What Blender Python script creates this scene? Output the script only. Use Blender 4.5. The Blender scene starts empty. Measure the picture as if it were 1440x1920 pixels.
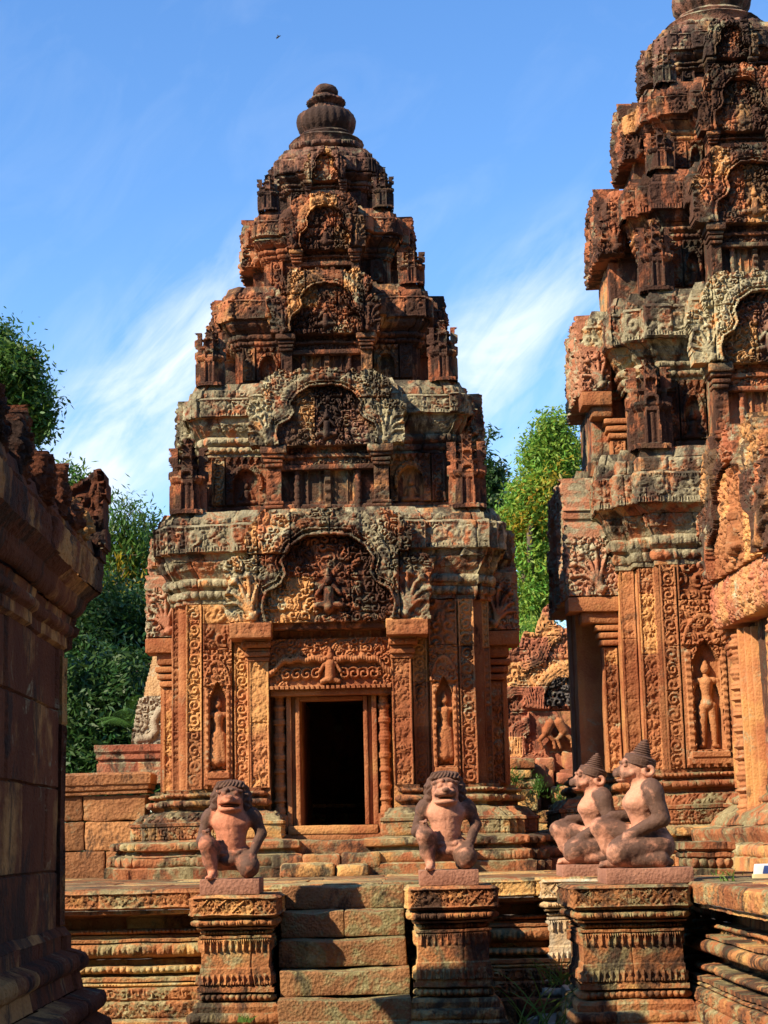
import bpy, math
import numpy as np
from mathutils import Vector, Matrix

# ------------------------------------------------------------------ camera, sky, sun, exposure
SC = bpy.context.scene
COL = SC.collection
FPX, PITCH, ROLL, EYE = 3300.0, math.atan(615 / 3300.0), 0.0227, 1.545
cam = bpy.data.objects.new('camera', bpy.data.cameras.new('camera'))
COL.objects.link(cam)
cam.data.sensor_fit = 'VERTICAL'
cam.data.sensor_height = 24.0
cam.data.lens = 24.0 * FPX / 1920.0
cam.data.clip_start, cam.data.clip_end = 0.05, 2000.0
_c, _s = math.cos(PITCH), math.sin(PITCH)
_R, _U, _B = Vector((1, 0, 0)), Vector((0, -_s, _c)), Vector((0, -_c, -_s))
_cr, _sr = math.cos(ROLL), math.sin(ROLL)
_right, _up = _R * _cr - _U * _sr, _R * _sr + _U * _cr
cam.matrix_world = Matrix(((_right.x, _up.x, _B.x, 0), (_right.y, _up.y, _B.y, 0), (_right.z, _up.z, _B.z, EYE), (0, 0, 0, 1)))
SC.camera = cam

SUN = Vector((-0.660, -0.440, 0.610)).normalized()
sun = bpy.data.objects.new('sun', bpy.data.lights.new('sun', 'SUN'))
COL.objects.link(sun)
sun.data.energy, sun.data.angle, sun.data.color = 5.0, math.radians(0.5), (1.0, 0.87, 0.67)
sun.rotation_euler = SUN.to_track_quat('Z', 'Y').to_euler()

world = bpy.data.worlds.new('World')
SC.world = world
world.use_nodes = True


def N(nt, typ, **kw):
    n = nt.nodes.new(typ)
    for k, v in kw.items():
        if k.startswith('i_'):
            k = k[2:]
            n.inputs[int(k) if k.isdigit() else k.replace('_', ' ')].default_value = v
        else:
            setattr(n, k, v)
    return n


def math_node(nt, op, a, b=None, c=None, clamp=False):
    n = nt.nodes.new('ShaderNodeMath')
    n.operation, n.use_clamp = op, clamp
    for i, v in enumerate((a, b, c)):
        if v is None:
            continue
        if isinstance(v, (int, float)):
            n.inputs[i].default_value = v
        else:
            nt.links.new(v, n.inputs[i])
    return n.outputs[0]


def mix_node(nt, fac, a, b, blend='MIX'):
    n = nt.nodes.new('ShaderNodeMix')
    n.data_type, n.blend_type = 'RGBA', blend
    for sock, v in ((n.inputs[0], fac), (n.inputs[6], a), (n.inputs[7], b)):
        if isinstance(v, (int, float)):
            sock.default_value = v
        elif isinstance(v, tuple):
            sock.default_value = (*v, 1) if len(v) == 3 else v
        else:
            nt.links.new(v, sock)
    return n.outputs[2]


def build_world():
    nt = world.node_tree
    nt.nodes.clear()
    out = N(nt, 'ShaderNodeOutputWorld')
    bg = N(nt, 'ShaderNodeBackground')
    bg.inputs['Strength'].default_value = 0.115
    sky = N(nt, 'ShaderNodeTexSky', sky_type='NISHITA', sun_disc=False)
    sky.sun_elevation = math.asin(SUN.z)
    sky.sun_rotation = math.atan2(SUN.x, SUN.y)
    sky.air_density, sky.dust_density, sky.ozone_density = 1.1, 0.0, 3.5
    tc = N(nt, 'ShaderNodeTexCoord')
    sep = N(nt, 'ShaderNodeSeparateXYZ')
    nt.links.new(tc.outputs['Generated'], sep.inputs[0])
    x, y, z = sep.outputs
    ya = math_node(nt, 'MAXIMUM', math_node(nt, 'ABSOLUTE', y), 0.05)
    az = math_node(nt, 'DIVIDE', x, ya)
    el = math_node(nt, 'DIVIDE', z, ya)
    q = math_node(nt, 'SUBTRACT', el, math_node(nt, 'MULTIPLY', az, 1.1))
    # wispy noise pulled out along the streaks
    comb = N(nt, 'ShaderNodeCombineXYZ')
    nt.links.new(math_node(nt, 'MULTIPLY', q, 9.0), comb.inputs[0])
    nt.links.new(math_node(nt, 'MULTIPLY', math_node(nt, 'ADD', el, az), 4.2), comb.inputs[1])
    n1 = N(nt, 'ShaderNodeTexNoise', i_Scale=1.6, i_Detail=9.0, i_Roughness=0.58, i_Distortion=0.7)
    nt.links.new(comb.outputs[0], n1.inputs['Vector'])
    comb2 = N(nt, 'ShaderNodeCombineXYZ')
    nt.links.new(math_node(nt, 'MULTIPLY', q, 34.0), comb2.inputs[0])
    nt.links.new(math_node(nt, 'MULTIPLY', math_node(nt, 'ADD', el, az), 6.5), comb2.inputs[1])
    n3 = N(nt, 'ShaderNodeTexNoise', i_Scale=1.0, i_Detail=8.0, i_Roughness=0.62, i_Distortion=0.9)
    nt.links.new(comb2.outputs[0], n3.inputs['Vector'])
    n2 = N(nt, 'ShaderNodeTexNoise', i_Scale=0.55, i_Detail=4.0)
    nt.links.new(comb.outputs[0], n2.inputs['Vector'])

    def gauss(v, c, w):
        d = math_node(nt, 'DIVIDE', math_node(nt, 'SUBTRACT', v, c), w)
        return math_node(nt, 'EXPONENT', math_node(nt, 'MULTIPLY', math_node(nt, 'MULTIPLY', d, d), -1.0))
    band = math_node(nt, 'ADD', math_node(nt, 'MULTIPLY', gauss(q, 0.405, 0.062), 1.15), math_node(nt, 'MULTIPLY', gauss(q, 0.205, 0.055), 1.0))
    fade = math_node(nt, 'SMOOTH_MIN', math_node(nt, 'MULTIPLY', math_node(nt, 'SUBTRACT', 0.385, el), 13.0), 1.0, 0.3, clamp=True)
    low = math_node(nt, 'MULTIPLY', math_node(nt, 'SUBTRACT', 0.36, el), 0.9, clamp=True)
    dens = math_node(nt, 'MULTIPLY', math_node(nt, 'MULTIPLY', band, fade), 1.0)
    nf = math_node(nt, 'ADD', math_node(nt, 'MULTIPLY', n1.outputs['Fac'], 0.62), math_node(nt, 'MULTIPLY', n3.outputs['Fac'], 0.38))
    wisp = math_node(nt, 'MULTIPLY', math_node(nt, 'SUBTRACT', nf, 0.40), 4.6, clamp=True)
    soft = math_node(nt, 'MULTIPLY', math_node(nt, 'SUBTRACT', n2.outputs['Fac'], 0.3), 1.5, clamp=True)
    d1 = math_node(nt, 'MULTIPLY', dens, math_node(nt, 'ADD', math_node(nt, 'MULTIPLY', wisp, 0.85), math_node(nt, 'MULTIPLY', soft, 0.22)))
    d2 = math_node(nt, 'ADD', d1, math_node(nt, 'MULTIPLY', low, math_node(nt, 'MULTIPLY', wisp, 0.30)))
    thin = math_node(nt, 'MULTIPLY', math_node(nt, 'SUBTRACT', n1.outputs['Fac'], 0.5), 0.28, clamp=True)
    d3 = math_node(nt, 'MULTIPLY', math_node(nt, 'ADD', d2, thin), 0.92, clamp=True)
    hs = N(nt, 'ShaderNodeHueSaturation', i_Hue=0.506, i_Saturation=1.20, i_Value=1.24)
    nt.links.new(sky.outputs[0], hs.inputs['Color'])
    col = mix_node(nt, d3, hs.outputs[0], (4.9, 5.5, 6.4))
    nt.links.new(col, bg.inputs['Color'])
    nt.links.new(bg.outputs[0], out.inputs[0])


build_world()
SC.view_settings.view_transform = 'Standard'
SC.view_settings.look = 'None'
SC.view_settings.gamma = 1.0
SC.view_settings.exposure = 0.82
SC.cycles.max_bounces = 5
SC.cycles.diffuse_bounces = 1
SC.cycles.transparent_max_bounces = 4

# ------------------------------------------------------------------ numpy helpers
PI = math.pi


def h32(ix, iy, iz, seed):
    h = (ix.astype(np.int64) * 374761393 + iy.astype(np.int64) * 668265263 + iz.astype(np.int64) * 1440662683 + seed * 974634777) & 0xffffffff
    h = ((h ^ (h >> 13)) * 1274126177) & 0xffffffff
    h = ((h ^ (h >> 16)) * 668265263) & 0xffffffff
    return ((h ^ (h >> 15)) & 0xffff) / 65535.0


def vnoise(P, seed=0):
    F = np.floor(P)
    t = P - F
    t = t * t * (3 - 2 * t)
    ix, iy, iz = F[..., 0], F[..., 1], F[..., 2]
    r = 0
    for a in (0, 1):
        for b in (0, 1):
            for c in (0, 1):
                w = (t[..., 0] if a else 1 - t[..., 0]) * (t[..., 1] if b else 1 - t[..., 1]) * (t[..., 2] if c else 1 - t[..., 2])
                r = r + w * h32(ix + a, iy + b, iz + c, seed)
    return r * 2 - 1


def wear3(P, amp, seed=0):
    """vector noise that depends on the position only, so neighbouring faces stay together"""
    D = np.empty(P.shape)
    for k in range(3):
        D[..., k] = 0.62 * vnoise(P * 4.3, seed + 11 * k) + 0.38 * vnoise(P * 17.0, seed + 5 + 11 * k)
    return D * amp


def worn(P, seed=0):
    """how much of the carving is left: patches are rubbed away"""
    return np.clip(0.95 + 0.75 * vnoise(P * 2.3 + 31, seed) + 0.35 * vnoise(P * 7.0, seed + 1), 0.35, 1.0)


def rnd(i, seed):
    i = np.asarray(i)
    return h32(i, i * 0 + 17, i * 0 + 3, seed)


def fr1(x):
    return x - np.floor(x)


def volutes(U, V, s, seed=0, turns=1.7):
    x, y = U / s, V / s
    ix, iy = np.floor(x), np.floor(y)
    best = np.full(x.shape, 9.0)
    bx, by, bs = np.zeros_like(x), np.zeros_like(x), np.zeros_like(x)
    for dx in (-1, 0, 1):
        for dy in (-1, 0, 1):
            cx, cy = ix + dx, iy + dy
            jx, jy = h32(cx, cy, cx * 0, seed), h32(cx, cy, cx * 0 + 1, seed)
            ex, ey = x - (cx + 0.5 + 0.75 * (jx - 0.5)), y - (cy + 0.5 + 0.75 * (jy - 0.5))
            d = ex * ex + ey * ey
            m = d < best
            best = np.where(m, d, best)
            bx, by = np.where(m, ex, bx), np.where(m, ey, by)
            bs = np.where(m, h32(cx, cy, cx * 0 + 2, seed), bs)
    r = np.sqrt(best)
    th = np.arctan2(by, bx)
    sg = np.where(bs > 0.5, 1.0, -1.0)
    dome = np.clip(1 - (r / 0.7) ** 2, 0, 1) ** 0.38
    spiral = dome * (0.55 + 0.45 * np.cos(2 * PI * turns * r - sg * th + bs * 20))
    ph = bs * 57.0
    a, b = bx * np.cos(ph) + by * np.sin(ph), -bx * np.sin(ph) + by * np.cos(ph)
    b = b + 0.35 * a * a * sg
    leaf = np.sqrt(np.clip(1 - (a / 0.74) ** 2 - (b / 0.42) ** 2, 0, 1)) * (1 - 0.5 * np.exp(-(b / 0.08) ** 2)) * (0.84 + 0.16 * np.cos(a * 20 + np.abs(b) * 14))
    return np.where(fr1(bs * 7.3) > 0.45, leaf, spiral)


def scroll(U, V, w, seed=0):
    """running vine: alternating spirals along U in a band of width w (V from 0 to w)"""
    k = np.floor(U / w)
    x, y = (U / w - k - 0.5) * 2, (V / w - 0.5) * 2
    sg = np.where(k % 2 == 0, 1.0, -1.0)
    r = np.sqrt(x * x + y * y)
    th = np.arctan2(y, x)
    sp = 0.5 + 0.5 * np.cos(2 * PI * (1.25 + 0.6 * rnd(k, seed + 6)) * r - sg * th + 6.2 * rnd(k, seed + 3))
    h = 0.2 + 0.8 * sp * np.clip((1.05 - r) * 5, 0, 1)
    small = volutes(U, V, w * 0.3, seed + 9, 1.2) * 0.85
    h = np.where(r > 0.85, small, h * (0.75 + 0.25 * volutes(U, V, w * 0.2, seed)))
    return np.where(np.abs(y) > 0.9, 0.85, h)


def fr(x):
    return x - np.floor(x)


def pattern(code, U, V, H, seed):
    yb = V / H
    if code == 'v':
        return volutes(U, V, 0.075, seed)
    if code == 'V':
        return volutes(U, V, 0.09, seed)
    if code == 's':
        return scroll(U, V, H, seed)
    if code == 'b':
        p = max(H * 1.05, 0.02)
        x = (fr(U / p) - 0.5) * 2
        return np.sqrt(np.clip(1 - x * x * 0.95 - ((yb - 0.5) * 2) ** 2, 0, 1))
    if code == 'l':
        p = H * 1.25
        x = np.abs(fr(U / p) - 0.5) * 2
        pet = np.clip(1 - x ** 2.2, 0, 1) ** 0.6
        tor = np.sqrt(np.clip(1 - ((yb - 0.5) * 2) ** 2, 0, 1))
        vein = 0.82 + 0.18 * np.cos(x * PI * 3)
        return tor * (0.35 + 0.65 * pet * vein)
    if code == 'p':
        p = H * 0.62
        x = np.abs(fr(U / p) - 0.5) * 2
        tri = np.clip((yb * 1.15 - x) * 3, 0, 1)
        k = np.clip(1 - ((x / 0.45) ** 2 + ((yb - 0.28) / 0.2) ** 2), 0, 1) ** 0.5
        return np.maximum(tri * (0.55 + 0.45 * np.cos(x * 9)), k)
    if code == 'q':     # upright petals
        return pattern('p', U, H - V, H, seed)
    if code == 'd':
        p = H * 0.95
        a, b = fr((U + V) / p), fr((U - V) / p)
        g = np.minimum(np.minimum(a, 1 - a), np.minimum(b, 1 - b))
        rim = np.where((yb < 0.1) | (yb > 0.9), 1.0, 0.0)
        return np.maximum(np.maximum(rim, 0.72 * np.clip((0.065 - g) / 0.02, 0, 1)), 0.8 * volutes(U, V, p * 0.26, seed, 1.2) * np.clip((g - 0.09) / 0.03, 0, 1))
    if code == 't':
        return np.sqrt(np.clip(1 - ((yb - 0.5) * 2) ** 2, 0, 1))
    if code == 'm':     # medallions between little fillets
        p = H * 0.56
        k = np.floor(U / p)
        x, y = (fr(U / p) - 0.5) * 2, (yb - 0.55) * 2 / 0.62
        r = np.sqrt(x * x + y * y)
        th = np.arctan2(y, x)
        h = 0.30 + 0.6 * (0.5 + 0.5 * np.cos(2 * PI * 1.3 * r - th * np.where(k % 2 == 0, 1, -1) + 3 * rnd(k, seed)))
        h = np.where((r > 0.95) | (rnd(k, seed + 4) > 0.35), 0.85 * volutes(U, V, H * 0.24, seed, 1.2), h)
        h = np.where(np.abs(y) > 1.12, 0.5 + 0.35 * np.cos(U * 2 * PI / 0.03), h)
        return np.where((yb > 0.93) | (yb < 0.07), 0.9, h)
    return np.zeros_like(U)


class MB:
    def __init__(self):
        self.V, self.Q, self.T, self.n = [], [], [], 0

    def add(self, verts, faces, tint=0.5):
        verts = np.asarray(verts, float).reshape(-1, 3)
        self.V.append(verts)
        self.Q.append(np.asarray(faces, np.int64) + self.n)
        self.T.append(np.broadcast_to(np.asarray(tint, float).reshape(-1), (len(verts),)) if np.ndim(tint) else np.full(len(verts), float(tint)))
        self.n += len(verts)

    def grid(self, P, tint=0.5, keep=None, wrap=False):
        a, b = P.shape[:2]
        ii = np.arange(a * b).reshape(a, b)
        if wrap:
            ii = np.vstack([ii, ii[:1]])
        q = np.stack([ii[:-1, :-1], ii[1:, :-1], ii[1:, 1:], ii[:-1, 1:]], -1)
        if keep is not None:
            q = q[keep]
        self.add(P.reshape(-1, 3), q.reshape(-1, 4), np.broadcast_to(tint, (a, b)).reshape(-1) if np.ndim(tint) else tint)

    def merge(self, other, M=None, tint=None):
        for V, Q, T in zip(other.V, other.Q, other.T):
            pass
        if not other.V:
            return
        V = np.vstack(other.V)
        if M is not None:
            M = np.array(M)
            V = V @ M[:3, :3].T + M[:3, 3]
        for Q in other.Q:
            self.Q.append(Q + self.n)
        self.V.append(V)
        self.T.append(np.concatenate(other.T))
        self.n += len(V)

    def build(self, name, mat, parent=None, shift=(0, 0, 0), sharp=55, smooth=True):
        me = bpy.data.meshes.new(name)
        V = np.vstack(self.V) + np.array(shift)
        loops, starts, totals, pos = [], [], [], 0
        for q in self.Q:
            k = q.shape[1]
            loops.append(q.reshape(-1))
            starts.append(pos + np.arange(len(q)) * k)
            totals.append(np.full(len(q), k))
            pos += q.size
        loops, starts, totals = map(np.concatenate, (loops, starts, totals))
        me.vertices.add(len(V))
        me.vertices.foreach_set('co', V.astype(np.float32).ravel())
        me.loops.add(len(loops))
        me.loops.foreach_set('vertex_index', loops.astype(np.int32))
        me.polygons.add(len(starts))
        me.polygons.foreach_set('loop_start', starts.astype(np.int32))
        me.polygons.foreach_set('loop_total', totals.astype(np.int32))
        me.polygons.foreach_set('use_smooth', np.full(len(starts), smooth))
        at = me.attributes.new('tint', 'FLOAT', 'POINT')
        at.data.foreach_set('value', np.concatenate(self.T).astype(np.float32))
        me.update(calc_edges=True)
        if smooth and sharp:
            me.set_sharp_from_angle(angle=math.radians(sharp))
        me.materials.append(mat)
        o = bpy.data.objects.new(name, me)
        COL.objects.link(o)
        if parent is not None:
            o.parent = parent
        return o


def block(mb, c, s, res=0.06, r=0.012, wear=0.006, seed=0, tint=0.5, rz=0.0, pats=None, dip=0.0):
    """a stone block with softened edges and worn faces; pats = carving on the faces (code, amp) keyed by '-y', '-x', '+x'"""
    c, s = np.array(c, float), np.array(s, float)
    hs = s / 2
    r = min(r, hs.min() * 0.6)
    ca, sa = math.cos(rz), math.sin(rz)
    for ax in range(3):
        for sg in (-1, 1):
            u, v = (ax + 1) % 3, (ax + 2) % 3
            if sg < 0:
                u, v = v, u
            key = '-+'[sg > 0] + 'xyz'[ax]
            pc = pats.get(key) if pats else None
            rs = 0.014 if pc else res
            nu, nv = max(3, int(math.ceil(s[u] / rs))), max(3, int(math.ceil(s[v] / rs)))

            def cuts(n, half):
                t = np.linspace(-half, half, n + 1)
                t[1] = -half + min(r, half * 0.5)
                t[-2] = half - min(r, half * 0.5)
                return np.sort(t)
            tu, tv = cuts(nu, hs[u]), cuts(nv, hs[v])
            P = np.zeros((len(tu), len(tv), 3))
            P[..., u], P[..., v], P[..., ax] = tu[:, None], tv[None, :], sg * hs[ax]
            qn = np.clip(P, -(hs - r), hs - r)
            d = P - qn
            L = np.linalg.norm(d, axis=-1, keepdims=True)
            P2 = qn + d / np.maximum(L, 1e-9) * r
            if pc:
                UU = (P[..., 0] if ax == 1 else P[..., 1]) + hs.max()
                VV = P[..., 2] + hs[2]
                mar = pc[2] if len(pc) > 2 else 0.02
                H = s[2] - 2 * mar
                edge = np.minimum(np.minimum(hs[u] - np.abs(P[..., u]), hs[v] - np.abs(P[..., v])), 9)
                f = np.clip((edge - mar) / 0.012, 0, 1)
                P2[..., ax] += sg * f * pc[1] * (pattern(pc[0], UU, np.clip(VV - mar, 0, H), H, seed) - 0.6)
            W = P2 + c
            W = W + wear3(W, wear, seed)
            W = W - c
            if dip:
                W[..., 2] -= dip * np.exp(-(W[..., 0] / (hs[0] * 0.55)) ** 2) * np.clip(W[..., 2] / hs[2], 0, 1) * np.clip(0.4 - W[..., 1] / hs[1], 0, 1)
            X, Y = W[..., 0] * ca - W[..., 1] * sa, W[..., 0] * sa + W[..., 1] * ca
            W = np.stack([X + c[0], Y + c[1], W[..., 2] + c[2]], -1)
            mb.grid(W, tint)


def joints(L, blen, seed):
    n = int(L / blen * 2) + 8
    st = np.cumsum(blen * (0.6 + 0.8 * rnd(np.arange(n), seed)))
    return st - st[0] * 0.5


def sweep(mb, poly, prof, closed=True, res=(0.015, 0.028, 0.6), seed=1, blen=0.45, boff=0.012, groove=0.010, wear=0.006, course=True, skip=()):
    """mouldings: the profile prof [(offset, z, carving, amp), ...] (bottom to top) run round the plan poly with mitred corners"""
    P0 = np.array(poly, float)
    n = len(P0)
    ne = n if closed else n - 1
    A = P0[:ne]
    B = P0[(np.arange(ne) + 1) % n]
    D = B - A
    Ls = np.linalg.norm(D, axis=1)
    D = D / Ls[:, None]
    NN = np.stack([D[:, 1], -D[:, 0]], 1)
    m = np.zeros((n, 2))
    for i in range(n):
        if closed or 0 < i < n - 1:
            a, b = NN[(i - 1) % n], NN[i % ne]
            m[i] = (a + b) / max(0.2, 1 + a @ b)
        else:
            m[i] = NN[0] if i == 0 else NN[-1]
    cum = np.concatenate([[0], np.cumsum(Ls)])
    cs = seed * 100
    zc = prof[0][1]
    js = joints(cum[-1] + 1, blen, cs)
    for k in range(1, len(prof)):
        o0, z0 = prof[k - 1][:2]
        o1, z1 = prof[k][:2]
        code = prof[k][2] if len(prof[k]) > 2 else ''
        amp = prof[k][3] if len(prof[k]) > 3 else 0.02
        Hb = math.hypot(o1 - o0, z1 - z0)
        if Hb < 1e-6:
            continue
        if course and (z1 - zc > 0.24):
            cs += 1
            zc = z1
            js = joints(cum[-1] + 1, blen, cs)
        for e in range(ne):
            if e in skip:
                continue
            nn = NN[e]
            back = nn[1] > 0.6
            ru = res[2] if back else (res[0] if nn[1] < -0.5 else res[1])
            L = Ls[e]
            nu = max(1, int(math.ceil(L / ru)))
            rv = 0.045 if not code else min(ru, max(Hb / 5, 0.008))
            if back:
                rv = 9
            nv = max(1, int(math.ceil(Hb / rv)))
            s, t = np.linspace(0, 1, nu + 1)[:, None], np.linspace(0, 1, nv + 1)[None, :]
            o = o0 + (o1 - o0) * t
            j = (e + 1) % n
            X = (A[e][0] + m[e][0] * o) * (1 - s) + (B[e][0] + m[j][0] * o) * s
            Y = (A[e][1] + m[e][1] * o) * (1 - s) + (B[e][1] + m[j][1] * o) * s
            Z = z0 + (z1 - z0) * t + 0 * s
            P = np.stack([X, Y, Z], -1)
            U = cum[e] + s * L + 0 * t
            V = t * Hb + 0 * s
            idx = np.searchsorted(js, U)
            tint = np.clip(0.5 + 0.55 * (rnd(idx, cs) - 0.5) + 0.2 * (rnd(idx * 0 + k // 3, cs + 7) - 0.5), 0, 1)
            if not back:
                du = np.minimum(s * L, (1 - s) * L) + 0 * t
                fu = np.clip(du / 0.02, 0, 1)
                out = boff * (rnd(idx, cs + 1) - 0.5) * 2 * fu
                jd = np.min(np.abs(U[:, :1] - js[None, :]), axis=1)[:, None]
                out = out - groove * np.exp(-(jd / 0.009) ** 2) * fu
                P[..., 0] += nn[0] * out
                P[..., 1] += nn[1] * out
                if code:
                    fv = np.clip(np.minimum(V, Hb - V) / max(0.006, Hb * 0.06), 0, 1)
                    h = pattern(code, U, V, Hb, seed + k) * amp * fu * fv * worn(P, seed)
                    P[..., 0] += nn[0] * h * (z1 - z0) / Hb
                    P[..., 1] += nn[1] * h * (z1 - z0) / Hb
                    P[..., 2] += -h * (o1 - o0) / Hb
                P = P + wear3(P, wear, seed)
            mb.grid(P, tint)


def relief(mb, org, ux, w, h, fn, res=0.011, mask=None, thick=0.04, tint=0.5, wear=0.003, seed=0, uz=(0, 0, 1), erode=None):
    """carved slab: height field fn(U, V) on a w x h panel standing on org (bottom centre), sides closed back by thick"""
    ux, uz, org = np.array(ux, float), np.array(uz, float), np.array(org, float)
    nrm = np.cross(ux, uz)
    nu, nv = max(2, int(math.ceil(w / res))), max(2, int(math.ceil(h / res)))
    U, V = np.meshgrid(np.linspace(-w / 2, w / 2, nu + 1), np.linspace(0, h, nv + 1), indexing='ij')
    Hf = fn(U, V)
    flat = org + U[..., None] * ux + V[..., None] * uz
    if erode is not None:
        Hf = erode + (Hf - erode) * worn(flat, seed)
    P = flat + Hf[..., None] * nrm
    P = P + wear3(P, wear, seed)
    back = flat - thick * nrm
    K = np.ones((nu, nv), bool)
    if mask is not None:
        m = mask(U, V)
        K = m[:-1, :-1] & m[1:, :-1] & m[1:, 1:] & m[:-1, 1:]
    T = np.broadcast_to(tint(U, V), U.shape) if callable(tint) else np.full(U.shape, tint)
    a, b = U.shape
    ii = np.arange(a * b).reshape(a, b)
    q = np.stack([ii[:-1, :-1], ii[1:, :-1], ii[1:, 1:], ii[:-1, 1:]], -1)[K]
    Kp = np.zeros((nu + 2, nv + 2), bool)
    Kp[1:-1, 1:-1] = K
    off = a * b
    sk = []
    e1 = K & ~Kp[1:-1, :-2]
    sk.append(np.stack([ii[1:, :-1], ii[:-1, :-1], ii[:-1, :-1] + off, ii[1:, :-1] + off], -1)[e1])
    e2 = K & ~Kp[1:-1, 2:]
    sk.append(np.stack([ii[:-1, 1:], ii[1:, 1:], ii[1:, 1:] + off, ii[:-1, 1:] + off], -1)[e2])
    e3 = K & ~Kp[:-2, 1:-1]
    sk.append(np.stack([ii[:-1, :-1], ii[:-1, 1:], ii[:-1, 1:] + off, ii[:-1, :-1] + off], -1)[e3])
    e4 = K & ~Kp[2:, 1:-1]
    sk.append(np.stack([ii[1:, 1:], ii[1:, :-1], ii[1:, :-1] + off, ii[1:, 1:] + off], -1)[e4])
    allq = np.vstack([q] + sk)
    used, inv = np.unique(allq, return_inverse=True)
    VV = np.vstack([P.reshape(-1, 3), back.reshape(-1, 3)])[used]
    TT = np.concatenate([T.reshape(-1), T.reshape(-1)])[used]
    mb.add(VV, inv.reshape(-1, 4), TT)


def dpoly(U, V, pts):
    d = np.full(U.shape, 9.0)
    for (x0, y0), (x1, y1) in zip(pts[:-1], pts[1:]):
        dx, dy = x1 - x0, y1 - y0
        t = np.clip(((U - x0) * dx + (V - y0) * dy) / max(1e-9, dx * dx + dy * dy), 0, 1)
        d = np.minimum(d, np.hypot(U - x0 - t * dx, V - y0 - t * dy))
    return d


def inpoly(U, V, pts):
    r = np.zeros(U.shape, bool)
    n = len(pts)
    for i in range(n):
        x0, y0 = pts[i]
        x1, y1 = pts[(i + 1) % n]
        if y0 == y1:
            continue
        c = (V < y0) != (V < y1)
        r ^= c & (U < (x1 - x0) * (V - y0) / (y1 - y0) + x0)
    return r


def capsules(U, V, caps):
    """bas-relief of rounded limbs: list of (x0, y0, r0, x1, y1, r1)"""
    h = np.zeros(U.shape)
    for x0, y0, r0, x1, y1, r1 in caps:
        dx, dy = x1 - x0, y1 - y0
        t = np.clip(((U - x0) * dx + (V - y0) * dy) / max(1e-9, dx * dx + dy * dy), 0, 1)
        d = np.hypot(U - x0 - t * dx, V - y0 - t * dy)
        r = r0 + (r1 - r0) * t
        h = np.maximum(h, np.sqrt(np.clip(r * r - d * d, 0, None)))
    return h


def lathe(mb, c, prof, nseg=40, flute=None, wear=0.004, seed=0, tint=0.5, sq=0.0):
    """turned stone; prof [(r, z), ...] bottom to top; flute(theta, k) optional factor"""
    th = np.linspace(0, 2 * PI, nseg, endpoint=False)[:, None]
    R, Z = np.array([p[0] for p in prof])[None, :], np.array([p[1] for p in prof])[None, :]
    f = 1.0 if flute is None else flute(th, Z)
    P = np.stack([c[0] + R * f * np.cos(th), c[1] + R * f * np.sin(th), c[2] + Z + 0 * th], -1)
    P = P + wear3(P, wear, seed)
    mb.grid(P, tint, wrap=True)


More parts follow.
